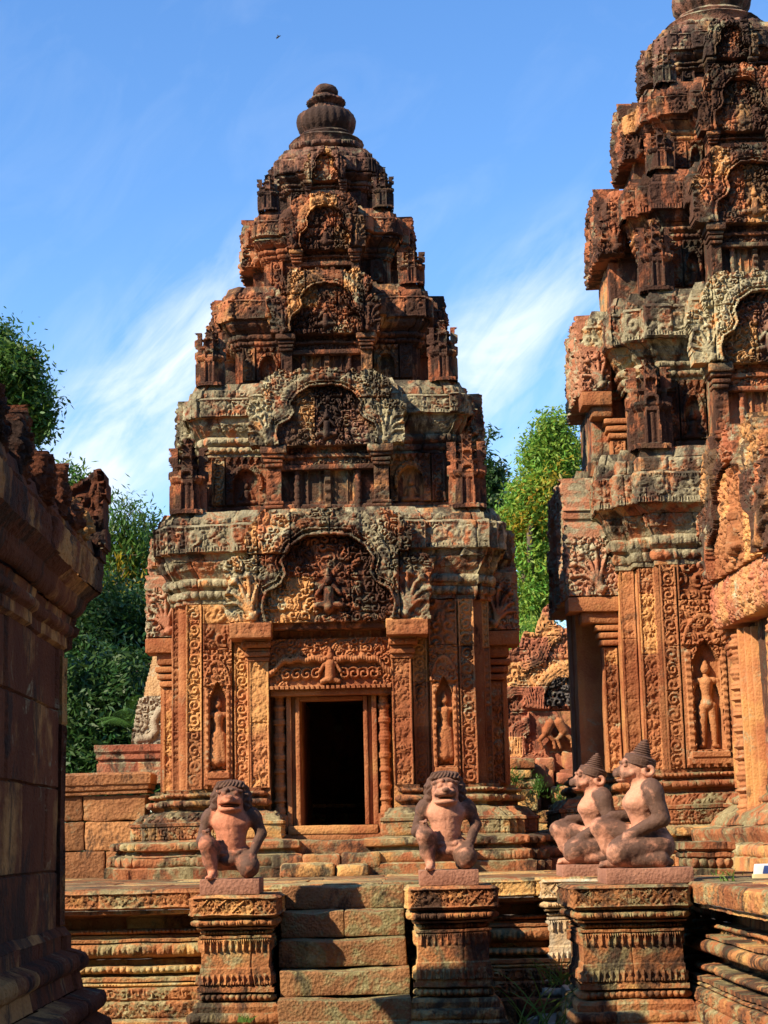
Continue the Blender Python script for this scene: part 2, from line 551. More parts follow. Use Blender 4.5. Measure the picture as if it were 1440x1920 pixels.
# ------------------------------------------------------------------ materials
def stone(name, ca, cb, lichen=0.3, black=0.3, lcol=(0.235, 0.225, 0.135), bump=0.5, ochre=(0.50, 0.27, 0.09), rough=0.92, fine=45.0, och=0.2):
    m = bpy.data.materials.new(name)
    m.use_nodes = True
    nt = m.node_tree
    bs = nt.nodes['Principled BSDF']
    bs.inputs['Roughness'].default_value = rough
    bs.inputs['Specular IOR Level'].default_value = 0.18
    geo = N(nt, 'ShaderNodeNewGeometry')
    pos = geo.outputs['Position']
    at = N(nt, 'ShaderNodeAttribute', attribute_name='tint')
    tint = at.outputs['Fac']

    def noise(scale, detail, rough=0.6, sx=(1, 1, 1), off=0.0, dist=0.0):
        mp = N(nt, 'ShaderNodeMapping')
        mp.inputs['Scale'].default_value = sx
        mp.inputs['Location'].default_value = (off, off * 0.7, off * 1.3)
        nt.links.new(pos, mp.inputs['Vector'])
        n = N(nt, 'ShaderNodeTexNoise', i_Scale=scale, i_Detail=detail, i_Roughness=rough, i_Distortion=dist)
        nt.links.new(mp.outputs[0], n.inputs['Vector'])
        return n.outputs['Fac']

    def step(v, lo, hi):
        r = N(nt, 'ShaderNodeMapRange', interpolation_type='SMOOTHSTEP')
        r.inputs['From Min'].default_value, r.inputs['From Max'].default_value = lo, hi
        nt.links.new(v, r.inputs['Value'])
        return r.outputs['Result']
    base = mix_node(nt, step(noise(1.7, 6, 0.65), 0.33, 0.68), ca, cb)
    base = mix_node(nt, math_node(nt, 'MULTIPLY', step(math_node(nt, 'ADD', math_node(nt, 'MULTIPLY', tint, 0.5), math_node(nt, 'MULTIPLY', noise(2.6, 4, off=7), 0.5)), 0.57, 0.68), och * 3.0, clamp=True), base, ochre)
    if lichen > 0:
        sepn = N(nt, 'ShaderNodeSeparateXYZ')
        nt.links.new(geo.outputs['Normal'], sepn.inputs[0])
        l = math_node(nt, 'ADD', noise(4.2, 9, 0.72, off=3.1, dist=0.6), math_node(nt, 'MULTIPLY', sepn.outputs[2], 0.07))
        l = math_node(nt, 'ADD', l, math_node(nt, 'MULTIPLY', math_node(nt, 'SUBTRACT', noise(0.9, 3, off=5), 0.5), 0.35))
        th = 0.66 - 0.36 * lichen
        lf = math_node(nt, 'MULTIPLY', step(l, th - 0.03, th + 0.10), 0.85)
        lc = mix_node(nt, step(noise(13, 5, 0.7, off=9), 0.42, 0.72), lcol, tuple(min(0.9, v * 1.75 + 0.03) for v in lcol))
        base = mix_node(nt, lf, base, lc)
    if black > 0:
        b = math_node(nt, 'ADD', noise(2.3, 8, 0.7, sx=(1.4, 1.4, 0.75), off=1.7, dist=0.5), math_node(nt, 'MULTIPLY', math_node(nt, 'SUBTRACT', noise(0.7, 2, off=2), 0.5), 0.3))
        th = 0.70 - 0.36 * black
        bf = math_node(nt, 'MULTIPLY', step(b, th - 0.03, th + 0.08), 0.86)
        base = mix_node(nt, bf, base, (0.030, 0.021, 0.017))
    val = math_node(nt, 'MULTIPLY', math_node(nt, 'ADD', 0.58, math_node(nt, 'MULTIPLY', tint, 0.76)), math_node(nt, 'ADD', 0.72, math_node(nt, 'MULTIPLY', noise(70, 4, 0.7), 0.56)))
    hs = N(nt, 'ShaderNodeHueSaturation')
    nt.links.new(base, hs.inputs['Color'])
    nt.links.new(val, hs.inputs['Value'])
    nt.links.new(hs.outputs[0], bs.inputs['Base Color'])
    vor = N(nt, 'ShaderNodeTexVoronoi', i_Scale=fine)
    nt.links.new(pos, vor.inputs['Vector'])
    hh = math_node(nt, 'ADD', math_node(nt, 'MULTIPLY', noise(24, 8, 0.7), 1.2), math_node(nt, 'MULTIPLY', vor.outputs['Distance'], 0.5))
    bp = N(nt, 'ShaderNodeBump', i_Strength=bump, i_Distance=0.02)
    nt.links.new(hh, bp.inputs['Height'])
    nt.links.new(bp.outputs[0], bs.inputs['Normal'])
    return m


RED_A, RED_B = (0.29, 0.090, 0.036), (0.47, 0.202, 0.080)
M = {}
M['red'] = stone('carved_red_sandstone', RED_A, RED_B, lichen=0.10, black=0.24)
M['lichen'] = stone('lichen_covered_sandstone', (0.30, 0.09, 0.040), (0.45, 0.165, 0.068), lichen=0.68, black=0.52, lcol=(0.235, 0.225, 0.135), bump=0.6)
M['tier'] = stone('weathered_sandstone', (0.29, 0.088, 0.040), (0.45, 0.165, 0.070), lichen=0.36, black=0.66, lcol=(0.20, 0.195, 0.115), bump=0.6)
M['dark'] = stone('darkened_sandstone', (0.15, 0.070, 0.048), (0.26, 0.12, 0.075), lichen=0.30, black=0.66, bump=0.6)
M['base'] = stone('mossy_base_sandstone', (0.27, 0.088, 0.038), (0.40, 0.155, 0.062), lichen=0.44, black=0.44, lcol=(0.20, 0.18, 0.09), och=0.3)
M['plat'] = stone('platform_sandstone', (0.28, 0.094, 0.037), (0.42, 0.175, 0.064), lichen=0.36, black=0.44, lcol=(0.21, 0.19, 0.09), och=0.4, bump=0.75)
M['step'] = stone('olive_step_stone', (0.24, 0.105, 0.046), (0.35, 0.17, 0.072), lichen=0.38, black=0.38, lcol=(0.22, 0.20, 0.09), och=0.2, bump=0.95)
M['shade'] = stone('shade_darkened_sandstone', (0.085, 0.027, 0.013), (0.145, 0.047, 0.021), lichen=0.06, black=0.50, bump=0.9)  # darker than the other sandstone: the hall's shade is put into its colour
M['side'] = stone('pale_weathered_sandstone', (0.36, 0.135, 0.07), (0.46, 0.215, 0.12), lichen=0.48, black=0.34, lcol=(0.25, 0.24, 0.15))
M['later'] = stone('laterite', (0.25, 0.105, 0.045), (0.37, 0.165, 0.068), lichen=0.05, black=0.30, bump=1.0, fine=30, och=0.06)
M['ruin'] = stone('ruined_sandstone', (0.29, 0.088, 0.048), (0.42, 0.155, 0.08), lichen=0.25, black=0.30)
M['plinth'] = stone('statue_plinth_stone', (0.27, 0.12, 0.075), (0.40, 0.19, 0.12), lichen=0.12, black=0.25)
M['grey'] = stone('grey_stone', (0.36, 0.29, 0.20), (0.46, 0.37, 0.25), lichen=0.3, black=0.22, lcol=(0.36, 0.36, 0.26))


def statue_mat(name, ca, cb):
    m = bpy.data.materials.new(name)
    m.use_nodes = True
    nt = m.node_tree
    bs = nt.nodes['Principled BSDF']
    bs.inputs['Roughness'].default_value = 0.75
    bs.inputs['Specular IOR Level'].default_value = 0.25
    geo = N(nt, 'ShaderNodeNewGeometry')
    at = N(nt, 'ShaderNodeAttribute', attribute_name='tint')
    n1 = N(nt, 'ShaderNodeTexNoise', i_Scale=9.0, i_Detail=8.0, i_Roughness=0.62, i_Distortion=0.4)
    n2 = N(nt, 'ShaderNodeTexNoise', i_Scale=55.0, i_Detail=6.0, i_Roughness=0.7)
    n3 = N(nt, 'ShaderNodeTexNoise', i_Scale=3.5, i_Detail=3.0)
    for n in (n1, n2, n3):
        nt.links.new(geo.outputs['Position'], n.inputs['Vector'])
    f = math_node(nt, 'ADD', at.outputs['Fac'], math_node(nt, 'MULTIPLY', math_node(nt, 'SUBTRACT', n1.outputs['Fac'], 0.5), 1.5))
    r = N(nt, 'ShaderNodeMapRange', interpolation_type='SMOOTHSTEP')
    r.inputs['From Min'].default_value, r.inputs['From Max'].default_value = 0.18, 0.58
    nt.links.new(f, r.inputs['Value'])
    clean = mix_node(nt, n3.outputs['Fac'], ca, cb)
    dark = mix_node(nt, n1.outputs['Fac'], (0.062, 0.032, 0.022), (0.160, 0.082, 0.052))
    col = mix_node(nt, r.outputs['Result'], clean, dark)
    hs = N(nt, 'ShaderNodeHueSaturation')
    nt.links.new(col, hs.inputs['Color'])
    nt.links.new(math_node(nt, 'ADD', 0.55, math_node(nt, 'MULTIPLY', n2.outputs['Fac'], 0.9)), hs.inputs['Value'])
    nt.links.new(hs.outputs[0], bs.inputs['Base Color'])
    bp = N(nt, 'ShaderNodeBump', i_Strength=0.8, i_Distance=0.008)
    nt.links.new(n2.outputs['Fac'], bp.inputs['Height'])
    nt.links.new(bp.outputs[0], bs.inputs['Normal'])
    return m


def plain(name, col, rough=0.7, var=0.25, scale=12.0, translucent=0.0, hue=0.0):
    m = bpy.data.materials.new(name)
    m.use_nodes = True
    nt = m.node_tree
    bs = nt.nodes['Principled BSDF']
    bs.inputs['Roughness'].default_value = rough
    bs.inputs['Specular IOR Level'].default_value = 0.3
    geo = N(nt, 'ShaderNodeNewGeometry')
    n = N(nt, 'ShaderNodeTexNoise', i_Scale=scale, i_Detail=4.0)
    nt.links.new(geo.outputs['Position'], n.inputs['Vector'])
    at = N(nt, 'ShaderNodeAttribute', attribute_name='tint')
    hs = N(nt, 'ShaderNodeHueSaturation')
    hs.inputs['Color'].default_value = (*col, 1)
    nt.links.new(math_node(nt, 'ADD', 1 - var, math_node(nt, 'MULTIPLY', n.outputs['Fac'], 2 * var)), hs.inputs['Value'])
    if hue:
        nt.links.new(math_node(nt, 'ADD', 0.5 - hue / 2, math_node(nt, 'MULTIPLY', at.outputs['Fac'], hue)), hs.inputs['Hue'])
    nt.links.new(hs.outputs[0], bs.inputs['Base Color'])
    if translucent:
        tr = N(nt, 'ShaderNodeBsdfTranslucent')
        nt.links.new(hs.outputs[0], tr.inputs['Color'])
        mx = N(nt, 'ShaderNodeMixShader', i_0=translucent)
        nt.links.new(bs.outputs[0], mx.inputs[1])
        nt.links.new(tr.outputs[0], mx.inputs[2])
        nt.links.new(mx.outputs[0], nt.nodes['Material Output'].inputs['Surface'])
    return m


M['statue'] = statue_mat('reddish_statue_stone', (0.50, 0.155, 0.078), (0.58, 0.23, 0.125))
M['statue_pale'] = statue_mat('pink_statue_stone', (0.50, 0.195, 0.11), (0.60, 0.30, 0.185))
M['leaf_dark'] = plain('dark_green_leaves', (0.036, 0.085, 0.016), 0.5, 0.45, 0.9, 0.3, 0.05)
M['leaf_mid'] = plain('green_leaves', (0.075, 0.15, 0.02), 0.5, 0.4, 0.9, 0.35, 0.07)
M['leaf_lime'] = plain('yellow_green_leaves', (0.22, 0.35, 0.045), 0.5, 0.35, 0.7, 0.4, 0.09)
M['leaf_gold'] = plain('yellow_leaves', (0.36, 0.25, 0.02), 0.5, 0.3, 0.7, 0.4, 0.05)
M['bark'] = plain('bark', (0.12, 0.09, 0.06), 0.9, 0.5, 8.0)
M['grass'] = plain('grass_blades', (0.13, 0.22, 0.04), 0.5, 0.3, 9.0, 0.3, 0.05)
M['earth'] = plain('packed_earth', (0.10, 0.065, 0.04), 0.95, 0.4, 2.0)
M['bird'] = plain('bird_plumage', (0.02, 0.02, 0.025), 0.7, 0.2)
M['white'] = plain('white_shoe_leather', (0.62, 0.62, 0.60), 0.55, 0.15, 20)
M['blue'] = plain('navy_shoe_fabric', (0.03, 0.06, 0.20), 0.6, 0.3, 30)
M['sole'] = plain('cream_rubber_sole', (0.62, 0.46, 0.24), 0.6, 0.15, 20)
M['blackstone'] = stone('blackened_stone', (0.07, 0.06, 0.055), (0.13, 0.11, 0.10), lichen=0.15, black=0.4)
M['marker'] = plain('white_paint', (0.75, 0.74, 0.70), 0.7, 0.1, 30)


# ------------------------------------------------------------------ things
def tag(o, label, cat, group=None, kind=None):
    if label:
        o['label'] = label
    if cat:
        o['category'] = cat
    if group:
        o['group'] = group
    if kind:
        o['kind'] = kind
    return o


def thing(name, label, cat, loc=(0, 0, 0), rz=0.0, group=None):
    o = bpy.data.objects.new(name, None)
    COL.objects.link(o)
    o.location, o.rotation_euler = loc, (0, 0, rz)
    o.empty_display_size = 0.2
    return tag(o, label, cat, group)


def copy_tree(o, parent=None):
    c = o.copy()
    COL.objects.link(c)
    c.parent = parent
    for ch in list(o.children):
        copy_tree(ch, c)
    return c


def at(px, py, Y):
    """point seen at photo pixel (px, py) lying on the plane at depth Y (for laying out real distances)"""
    dx, dy = px - 720, py - 960
    a, b = dx - dy * ROLL, dx * ROLL + dy
    d = (a, FPX * _c + b * _s, FPX * _s - b * _c)
    t = Y / d[1]
    return (d[0] * t, Y, EYE + d[2] * t)



# ------------------------------------------------------------------ ground, platform, stairs, pedestals
PLAT_Z = 1.22
mb = MB()
g = np.linspace(-1, 1, 61)
gx = np.sign(g) * (np.abs(g) ** 2.2) * 400
X, Y = np.meshgrid(gx, gx + 12, indexing='ij')
Pg = np.stack([X, Y, 0 * X], -1)
Pg[..., 2] = 0.02 * vnoise(Pg * 0.8, 4) - 0.02
mb.grid(Pg)
tag(mb.build('ground', M['earth'], sharp=0), 'packed reddish earth around the temple', None, kind='structure')

plat = thing('stone_platform', 'long moulded sandstone platform carrying the towers', 'platform')
PL = [(-7.0, 13.2), (-1.18, 13.2), (-1.18, 13.62), (0.56, 13.62), (0.56, 14.25), (2.02, 14.25), (2.04, 12.1), (2.18, 4.0), (12, 4.0), (12, 30), (-7.0, 30)]
PSK = (7, 8, 9, 10)
CAP = [(-0.2, 1.075), (0.0, 1.085), (0.0, 1.21, 'd', 0.022), (-0.015, 1.222), (-0.5, 1.224)]
NECK = [(-0.28, 0.93), (-0.29, 1.01), (-0.22, 1.035), (-0.03, 1.05), (-0.03, 1.075)]
MOULD = [(-0.19, 0.865), (-0.19, 0.890), (-0.25, 0.897), (-0.17, 0.902), (-0.17, 0.934, 'b', 0.034), (-0.28, 0.936)]
LOT = [(-0.18, 0.722), (-0.08, 0.745), (-0.07, 0.835, 'l', 0.055), (-0.11, 0.842), (-0.07, 0.850), (-0.07, 0.868), (-0.20, 0.872)]
LOW = [(0.14, 0.0), (0.14, 0.30), (0.05, 0.32), (0.04, 0.43, 'd', 0.026), (0.02, 0.44), (0.01, 0.530, 's', 0.030), (-0.03, 0.535), (-0.01, 0.540), (-0.01, 0.562, 'b', 0.020), (-0.04, 0.567), (0.0, 0.574), (0.0, 0.600), (-0.13, 0.607), (-0.15, 0.622), (-0.07, 0.628), (-0.07, 0.676, 'b', 0.042), (-0.19, 0.682), (-0.20, 0.722), (-0.14, 0.724)]
for nm, pr, bl, sd in (('base_moulding', LOW, 0.8, 3), ('lotus_moulding', LOT, 0.9, 4), ('bead_moulding', MOULD, 0.9, 5), ('neck', NECK, 1.1, 6), ('cap_course', CAP, 0.62, 7)):
    m_ = MB()
    sweep(m_, PL, pr, res=(0.012, 0.014, 5), seed=sd, blen=bl, boff=0.008, skip=PSK, wear=0.009)
    m_.build(nm, M['plat'], plat)
# paved top as worn slabs a few millimetres apart in height
m_ = MB()
for x0, x1, y0, y1 in ((-7.0, 0.58, 13.62, 21), (-7.0, -1.36, 13.35, 13.62), (0.58, 2.12, 14.42, 21), (2.30, 9, 9.0, 21)):
    ny = max(1, int(round((y1 - y0) / 0.72)))
    for j in range(ny):
        ya, yb = y0 + (y1 - y0) * j / ny, y0 + (y1 - y0) * (j + 1) / ny
        x = x0
        k = 0
        while x < x1 - 0.05:
            xe = min(x1, x + 0.55 + 0.6 * rnd(j * 31 + k, int(abs(x0) * 10) + 3))
            if x1 - xe < 0.25:
                xe = x1
            zz = PLAT_Z + 0.002 + 0.010 * rnd(j * 17 + k, 9)
            block(m_, ((x + xe) / 2, (ya + yb) / 2, zz - 0.04), (xe - x - 0.006, yb - ya - 0.006, 0.08), res=0.2, r=0.012, wear=0.004, seed=2, tint=float(rnd(j * 13 + k, 5)))
            x = xe
            k += 1
m_.build('paving', M['plat'], plat)

# stairs
st = thing('stone_staircase', 'worn stone steps rising to the platform between the two lion-headed guardians', 'stairs', (-0.3, 13.0, 0))
zs = [(1.222, 13.50), (1.045, 13.26), (0.852, 13.02), (0.655, 12.80), (0.475, 12.57), (0.265, 12.42)]
for k, (z, yf) in enumerate(zs):
    zb = zs[k + 1][0] if k + 1 < len(zs) else 0.0
    yb = 13.60
    m_ = MB()
    x0, x1 = (-0.83, 0.085) if k < 3 else (-0.81, 0.105)
    if k == 5:
        x0, x1 = -0.825, 0.11
    hb = zb - 0.0
    if k in (1, 3):
        xm = x0 + (0.47 if k == 1 else 0.62)
        spans = ((x0, xm - 0.003), (xm + 0.003, x1)) if k == 1 else ((x0, x1),)
    else:
        spans = ((x0, x1),)
    for q, (a, b) in enumerate(spans):
        block(m_, ((a + b) / 2, (yf + yb) / 2, (z + hb) / 2 + 0.002), (b - a, yb - yf, z - hb - 0.004), res=0.02, r=0.009, wear=0.009, dip=0.022, seed=30 + k + q, tint=0.3 + 0.4 * float(rnd(k * 3 + q, 2)),
              pats={'-y': ('m' if k == 5 else 'q', 0.018, 0.03)} if k >= 4 and k == 5 else None)
    if k == 4:
        block(m_, ((x0 + x1) / 2, yf - 0.005, zb + 0.035), (x1 - x0 - 0.02, 0.05, 0.05), res=0.02, r=0.02, wear=0.012, seed=8, tint=0.4)
    m_.build('step', M['step'], st, shift=(0.3, -13.0, 0))


def pedestal(cx, yf, w, d, label, seed, top=1.215, mat='plat', worn=0.008, group='moulded statue pedestals'):
    e = thing('statue_pedestal', label, 'pedestal', (cx, yf + d / 2, 0), group=group)
    hw, hd = w / 2, d / 2
    poly = [(-hw, -hd), (hw, -hd), (hw, hd), (-hw, hd)]
    k = top / 1.215
    pr1 = [(0.0, 1.065), (0.0, 1.205, 'd', 0.026), (-0.012, 1.215), (-hw * 0.98, 1.216)]
    pr2 = [(-0.12, 0.92), (-0.075, 0.93), (-0.075, 0.958, 'b', 0.030), (-0.13, 0.962), (-0.03, 0.968), (-0.025, 0.980), (-0.07, 0.986), (-0.025, 0.992), (-0.02, 1.042, 'l', 0.040), (-0.07, 1.047), (-0.008, 1.055), (-0.008, 1.067)]
    pr3 = [(-0.06, 0.70), (-0.06, 0.805), (-0.058, 0.90, 'p', 0.028), (-0.045, 0.905), (-0.045, 0.921), (-0.08, 0.922)]
    pr4 = [(-0.045, 0.56), (-0.045, 0.575), (-0.05, 0.655, 'q', 0.026), (-0.052, 0.69), (-0.06, 0.701)]
    pr5 = [(0.16, 0.0), (0.16, 0.16), (0.06, 0.19), (0.05, 0.30, 'd', 0.02), (0.03, 0.315), (0.02, 0.385, 'l', 0.03), (-0.005, 0.39), (0.0, 0.43), (-0.02, 0.455), (-0.09, 0.462), (-0.05, 0.468), (-0.05, 0.515, 'b', 0.036), (-0.09, 0.52), (-0.03, 0.53), (-0.03, 0.562)]
    for nm, pr, bo in (('foot_moulding', pr5, 0.006), ('lower_shaft', pr4, 0.005), ('upper_shaft', pr3, 0.005), ('bead_and_lotus_band', pr2, 0.004), ('cap', pr1, 0.004)):
        m_ = MB()
        sweep(m_, poly, [(p[0], p[1] * k) + tuple(p[2:]) for p in pr], res=(0.0095, 0.0115, 0.3), seed=seed, blen=0.7, boff=bo, groove=0.008, wear=worn)
        m_.build(nm, M[mat], e)
    return e


PED1 = pedestal(-1.12, 12.72, 0.60, 0.92, 'lichen-spotted pedestal with bead bands just left of the stairs', 41, 1.185, worn=0.012)
PED2 = pedestal(0.42, 12.62, 0.62, 1.02, 'pedestal with diamond-carved cap just right of the stairs', 42, 1.215)
PED3 = pedestal(1.61, 12.15, 0.79, 0.95, 'foremost pedestal with petal friezes under the nearer crowned figure', 43, 1.21)
PED4 = pedestal(1.60, 14.22, 0.86, 0.80, 'plain grey pedestal under the crowned figure farther back', 44, 1.21, mat='grey')
# side stairs between the two right-hand pedestals
st2 = thing('stone_staircase', 'short grey side steps half hidden behind the foremost pedestal', 'stairs', (1.7, 13.6, 0))
for k in range(5):
    m_ = MB()
    z = 1.0 - 0.2 * k
    x0 = 1.90 - 0.20 * k
    block(m_, ((x0 + 2.2) / 2, 13.66, z - 0.1), (2.2 - x0, 1.08, 0.196), res=0.05, r=0.02, wear=0.012, seed=60 + k, tint=float(rnd(k, 4)))
    m_.build('step', M['grey'], st2, shift=(-1.7, -13.6, 0))

# ------------------------------------------------------------------ towers
def mirror(poly_half):
    """front half (x > 0, from the middle outwards) to a closed plan, front and back alike when given as quarter"""
    return [(-x, y) for x, y in poly_half[::-1]] + list(poly_half)


def plan(w, b, c, a0, p, front=None, sidep=None, aside=None):
    """redented cross plan, counter-clockwise, front = -y; front may replace the middle of the front side"""
    sp = p if sidep is None else sidep
    a1 = a0 if aside is None else aside
    fr_half = front if front is not None else [(a0, -(w + p)), (a0, -w)]
    right = fr_half + [(b, -w), (b, -c), (c, -c), (c, -b), (w, -b), (w, -a1), (w + sp, -a1), (w + sp, a1), (w, a1), (w, b), (c, b), (c, c), (b, c), (b, w), (a0, w)]
    left = [(-x, y) for x, y in right[::-1]]
    # left holds back->front on the left side; order: front-left ... front-right ... back
    return left + right


OUT = [(0.0, 1.0), (0.17, 1.02), (0.19, 0.97), (0.38, 0.985), (0.42, 0.94), (0.50, 1.0), (0.62, 1.0), (0.70, 0.93), (0.80, 0.84), (0.845, 0.74), (0.80, 0.585), (0.93, 0.60), (1.03, 0.52), (1.03, 0.44), (0.985, 0.36), (1.01, 0.22), (0.99, 0.0)]
INN = [(0.0, 0.765), (0.20, 0.75), (0.36, 0.66), (0.44, 0.54), (0.40, 0.42), (0.46, 0.33), (0.60, 0.26), (0.64, 0.14), (0.60, 0.0)]


def serpent(x0, y0, sgn, L, sc):
    """many-headed serpent rearing outwards: S-curved necks ending in crested heads"""
    caps = []
    for k in range(5):
        a = math.radians(98 - 19 * k)
        l = L * (1.0 - 0.07 * abs(k - 1.5))
        p = []
        for q in range(7):
            t = q / 6
            bx, by = l * math.cos(a) * t ** 1.6, l * math.sin(a) * t + 0.16 * l * math.sin(t * PI) * (k / 4)
            p.append((x0 + sgn * (bx + 0.10 * l * math.sin(t * PI * 1.6) * (0.4 + 0.15 * k)), y0 + by))
        r = 0.020 * sc
        for q in range(6):
            caps.append((*p[q], r * (1.25 - 0.1 * q), *p[q + 1], r * (1.15 - 0.1 * q)))
        dx, dy = p[6][0] - p[5][0], p[6][1] - p[5][1]
        n = math.hypot(dx, dy)
        dx, dy = dx / n, dy / n
        caps += [(*p[6], r * 1.5, p[6][0] + sgn * r * 1.4, p[6][1] - r * 0.5, r * 0.9), (*p[6], r * 1.1, p[6][0] + dx * r * 2.6, p[6][1] + dy * r * 2.6, r * 0.4)]
    caps.append((x0, y0, 0.045 * sc, x0 - sgn * 0.03 * sc, y0 + 0.02 * sc, 0.03 * sc))
    return caps


def pediment(e, cx, y, z, W, H, seed, mf, mt, depth=0.10, res=0.0105, ux=(1, 0, 0), flat=False, ragged=0.02):
    """leaf-edged arch frame with many-headed serpent ends, and the carved panel inside it"""
    hw = W / 2
    outer = [(x * hw, v * H) for x, v in OUT]
    outer = outer + [(-x, v) for x, v in outer[::-1]]
    inner = [(x * hw, v * H) for x, v in INN]
    inner_full = [(-x, v) for x, v in inner[::-1]] + inner
    sc = H / 1.08
    ux = np.array(ux, float)
    org = np.array((cx, y, z), float)

    def msk_out(U, V):
        n = vnoise(np.stack([U * 11, V * 11, 0 * U + seed], -1), seed) * ragged * sc
        return inpoly(U * (1 + n / hw * 1.5), V + n, outer) & (V < H * 1.03)

    def f_frame(U, V):
        d = dpoly(U, V, inner_full) / sc
        h = 0.050 * volutes(U, V, 0.066 * max(0.8, sc), seed, 1.4)
        bev = 0.0
        h = np.where(d < 0.026, 0.055 + 0.012 * np.sqrt(np.clip(1 - ((d - 0.013) / 0.014) ** 2, 0, 1)), h)
        body = np.sqrt(np.clip(1 - ((d - 0.125) / 0.045) ** 2, 0, 1))
        h = np.maximum(h, np.where(np.abs(d - 0.115) < 0.045, 0.012 + 0.030 * body + 0.030 * volutes(U, V, 0.052, seed + 8, 1.2), 0))
        h = np.where(np.abs(np.abs(d - 0.115) - 0.05) < 0.007, 0.052, h)
        # serpent heads fanning up at both ends
        caps = []
        for sgn in (-1, 1):
            caps += serpent(sgn * 0.74 * hw, 0.05 * H, sgn, 0.38 * H, sc)
        if H > 0.35:
            hc = capsules(U, V, caps)
            region = (np.abs(U) > 0.66 * hw) & (V < 0.45 * H)
            h = np.where(region & (hc < 0.004), h * 0.45, h)
            h = np.where(region, np.maximum(h, np.where(hc > 0.004, hc + 0.035 * sc, 0)), h)
        # vertical block joints of the big carved stones
        jx = np.array([-0.69, -0.36, 0.02, 0.33, 0.70]) * hw
        jd = np.min(np.abs(U[..., None] - jx), axis=-1)
        h = h - 0.03 * np.exp(-(jd / 0.007) ** 2)
        h = h - 0.025 * np.exp(-((V - 0.60 * H) / 0.006) ** 2)
        blk = rnd(np.searchsorted(jx, U) * 3 + (V > 0.6 * H), seed) - 0.5
        return depth + h * (0.6 + 0.4 * sc) + 0.075 * blk * sc

    def m_frame(U, V):
        return msk_out(U, V) & ~inpoly(U, V, inner_full)

    def tint(U, V):
        jx = np.array([-0.69, -0.36, 0.02, 0.33, 0.70]) * hw
        return rnd(np.searchsorted(jx, U) * 3 + (V > 0.6 * H), seed + 2)

    def f_tymp(U, V):
        h = volutes(U, V, 0.082 * max(0.75, sc), seed + 5, 1.6) * 0.062
        fig = capsules(U * 1.35, (V - 0.05 * H) * 1.35, [(0, 0.1 * H, 0.07 * sc, 0, 0.3 * H, 0.06 * sc), (0, 0.42 * H, 0.05 * sc, 0, 0.46 * H, 0.045 * sc), (0, 0.48 * H, 0.035 * sc, 0, 0.56 * H, 0.012 * sc),
                              (-0.06 * sc, 0.36 * H, 0.03 * sc, -0.15 * sc, 0.26 * H, 0.026 * sc), (0.06 * sc, 0.36 * H, 0.03 * sc, 0.15 * sc, 0.26 * H, 0.026 * sc),
                              (-0.03 * sc, 0.13 * H, 0.05 * sc, -0.17 * sc, 0.12 * H, 0.04 * sc), (0.03 * sc, 0.13 * H, 0.05 * sc, 0.17 * sc, 0.12 * H, 0.04 * sc)])
        near = np.hypot(U / (0.14 * sc), (V - 0.28 * H) / (0.28 * H)) < 1
        h = np.where(fig > 0.004, fig * 0.9 + 0.05 * sc, np.where(near, h * 0.55, h))
        jd = np.min(np.abs(U[..., None] - np.array([-0.14, 0.22]) * hw), axis=-1)
        h = h - 0.02 * np.exp(-(jd / 0.006) ** 2) - 0.02 * np.exp(-((V - 0.40 * H) / 0.006) ** 2)
        return h

    m_ = MB()
    relief(m_, org, ux, W * 1.06, H * 1.03, f_frame, res, m_frame, 0.12, tint, wear=0.012, seed=seed, erode=depth + 0.02)
    fo = m_.build('pediment', M[mf], e)
    m_ = MB()
    relief(m_, org + 0.045 * np.cross(ux, (0, 0, 1.0)), ux, W * 0.70, H * 0.8, f_tymp, res, lambda U, V: inpoly(U, V, [(x * 1.03, v * 1.01) for x, v in inner_full]), 0.12, lambda U, V: rnd((U > -0.14 * hw) * 1 + (U > 0.22 * hw) * 2 + (V > 0.4 * H) * 4, seed + 4), wear=0.008, seed=seed, erode=0.03)
    m_.build('tympanum', M[mt], fo)
    return fo


def figure_caps(s, female=True, swap=1):
    """standing niche figure, height s, feet at z = 0"""
    k = s
    w = swap
    c = [(0.0, .925 * k, .055 * k, 0, .90 * k, .058 * k), (0, .97 * k, .04 * k, 0, 1.03 * k, .014 * k), (0, .84 * k, .03 * k, 0, .80 * k, .04 * k),
         (-.085 * k, .77 * k, .048 * k, .085 * k, .77 * k, .048 * k), (0, .74 * k, .088 * k, 0, .60 * k, .062 * k), (0, .56 * k, .068 * k, 0, .50 * k, .09 * k),
         (-.13 * k, .77 * k, .036 * k, -.175 * k, .58 * k, .030 * k), (-.175 * k, .58 * k, .03 * k, -.19 * k, .42 * k, .024 * k),
         (.13 * k, .77 * k, .036 * k, .18 * k, .58 * k, .03 * k), (.18 * k, .58 * k, .03 * k, .16 * k, .70 * k if w > 0 else .42 * k, .024 * k),
         (-.07 * k, .03 * k, .035 * k, -.10 * k, .015 * k, .03 * k), (.07 * k, .03 * k, .035 * k, .10 * k, .015 * k, .03 * k)]
    if female:
        c += [(-.045 * k, .735 * k, .045 * k, -.045 * k, .73 * k, .045 * k), (.045 * k, .735 * k, .045 * k, .045 * k, .73 * k, .045 * k),
              (-.035 * k, .46 * k, .085 * k, -.07 * k, .12 * k, .085 * k), (.035 * k, .46 * k, .085 * k, .07 * k, .12 * k, .085 * k), (0, .46 * k, .085 * k, 0, .12 * k, .10 * k)]
    else:
        c += [(-.05 * k, .47 * k, .068 * k, -.06 * k, .26 * k, .05 * k), (-.06 * k, .26 * k, .05 * k, -.065 * k, .04 * k, .034 * k),
              (.05 * k, .47 * k, .068 * k, .07 * k, .26 * k, .05 * k), (.07 * k, .26 * k, .05 * k, .075 * k, .04 * k, .034 * k)]
    return c


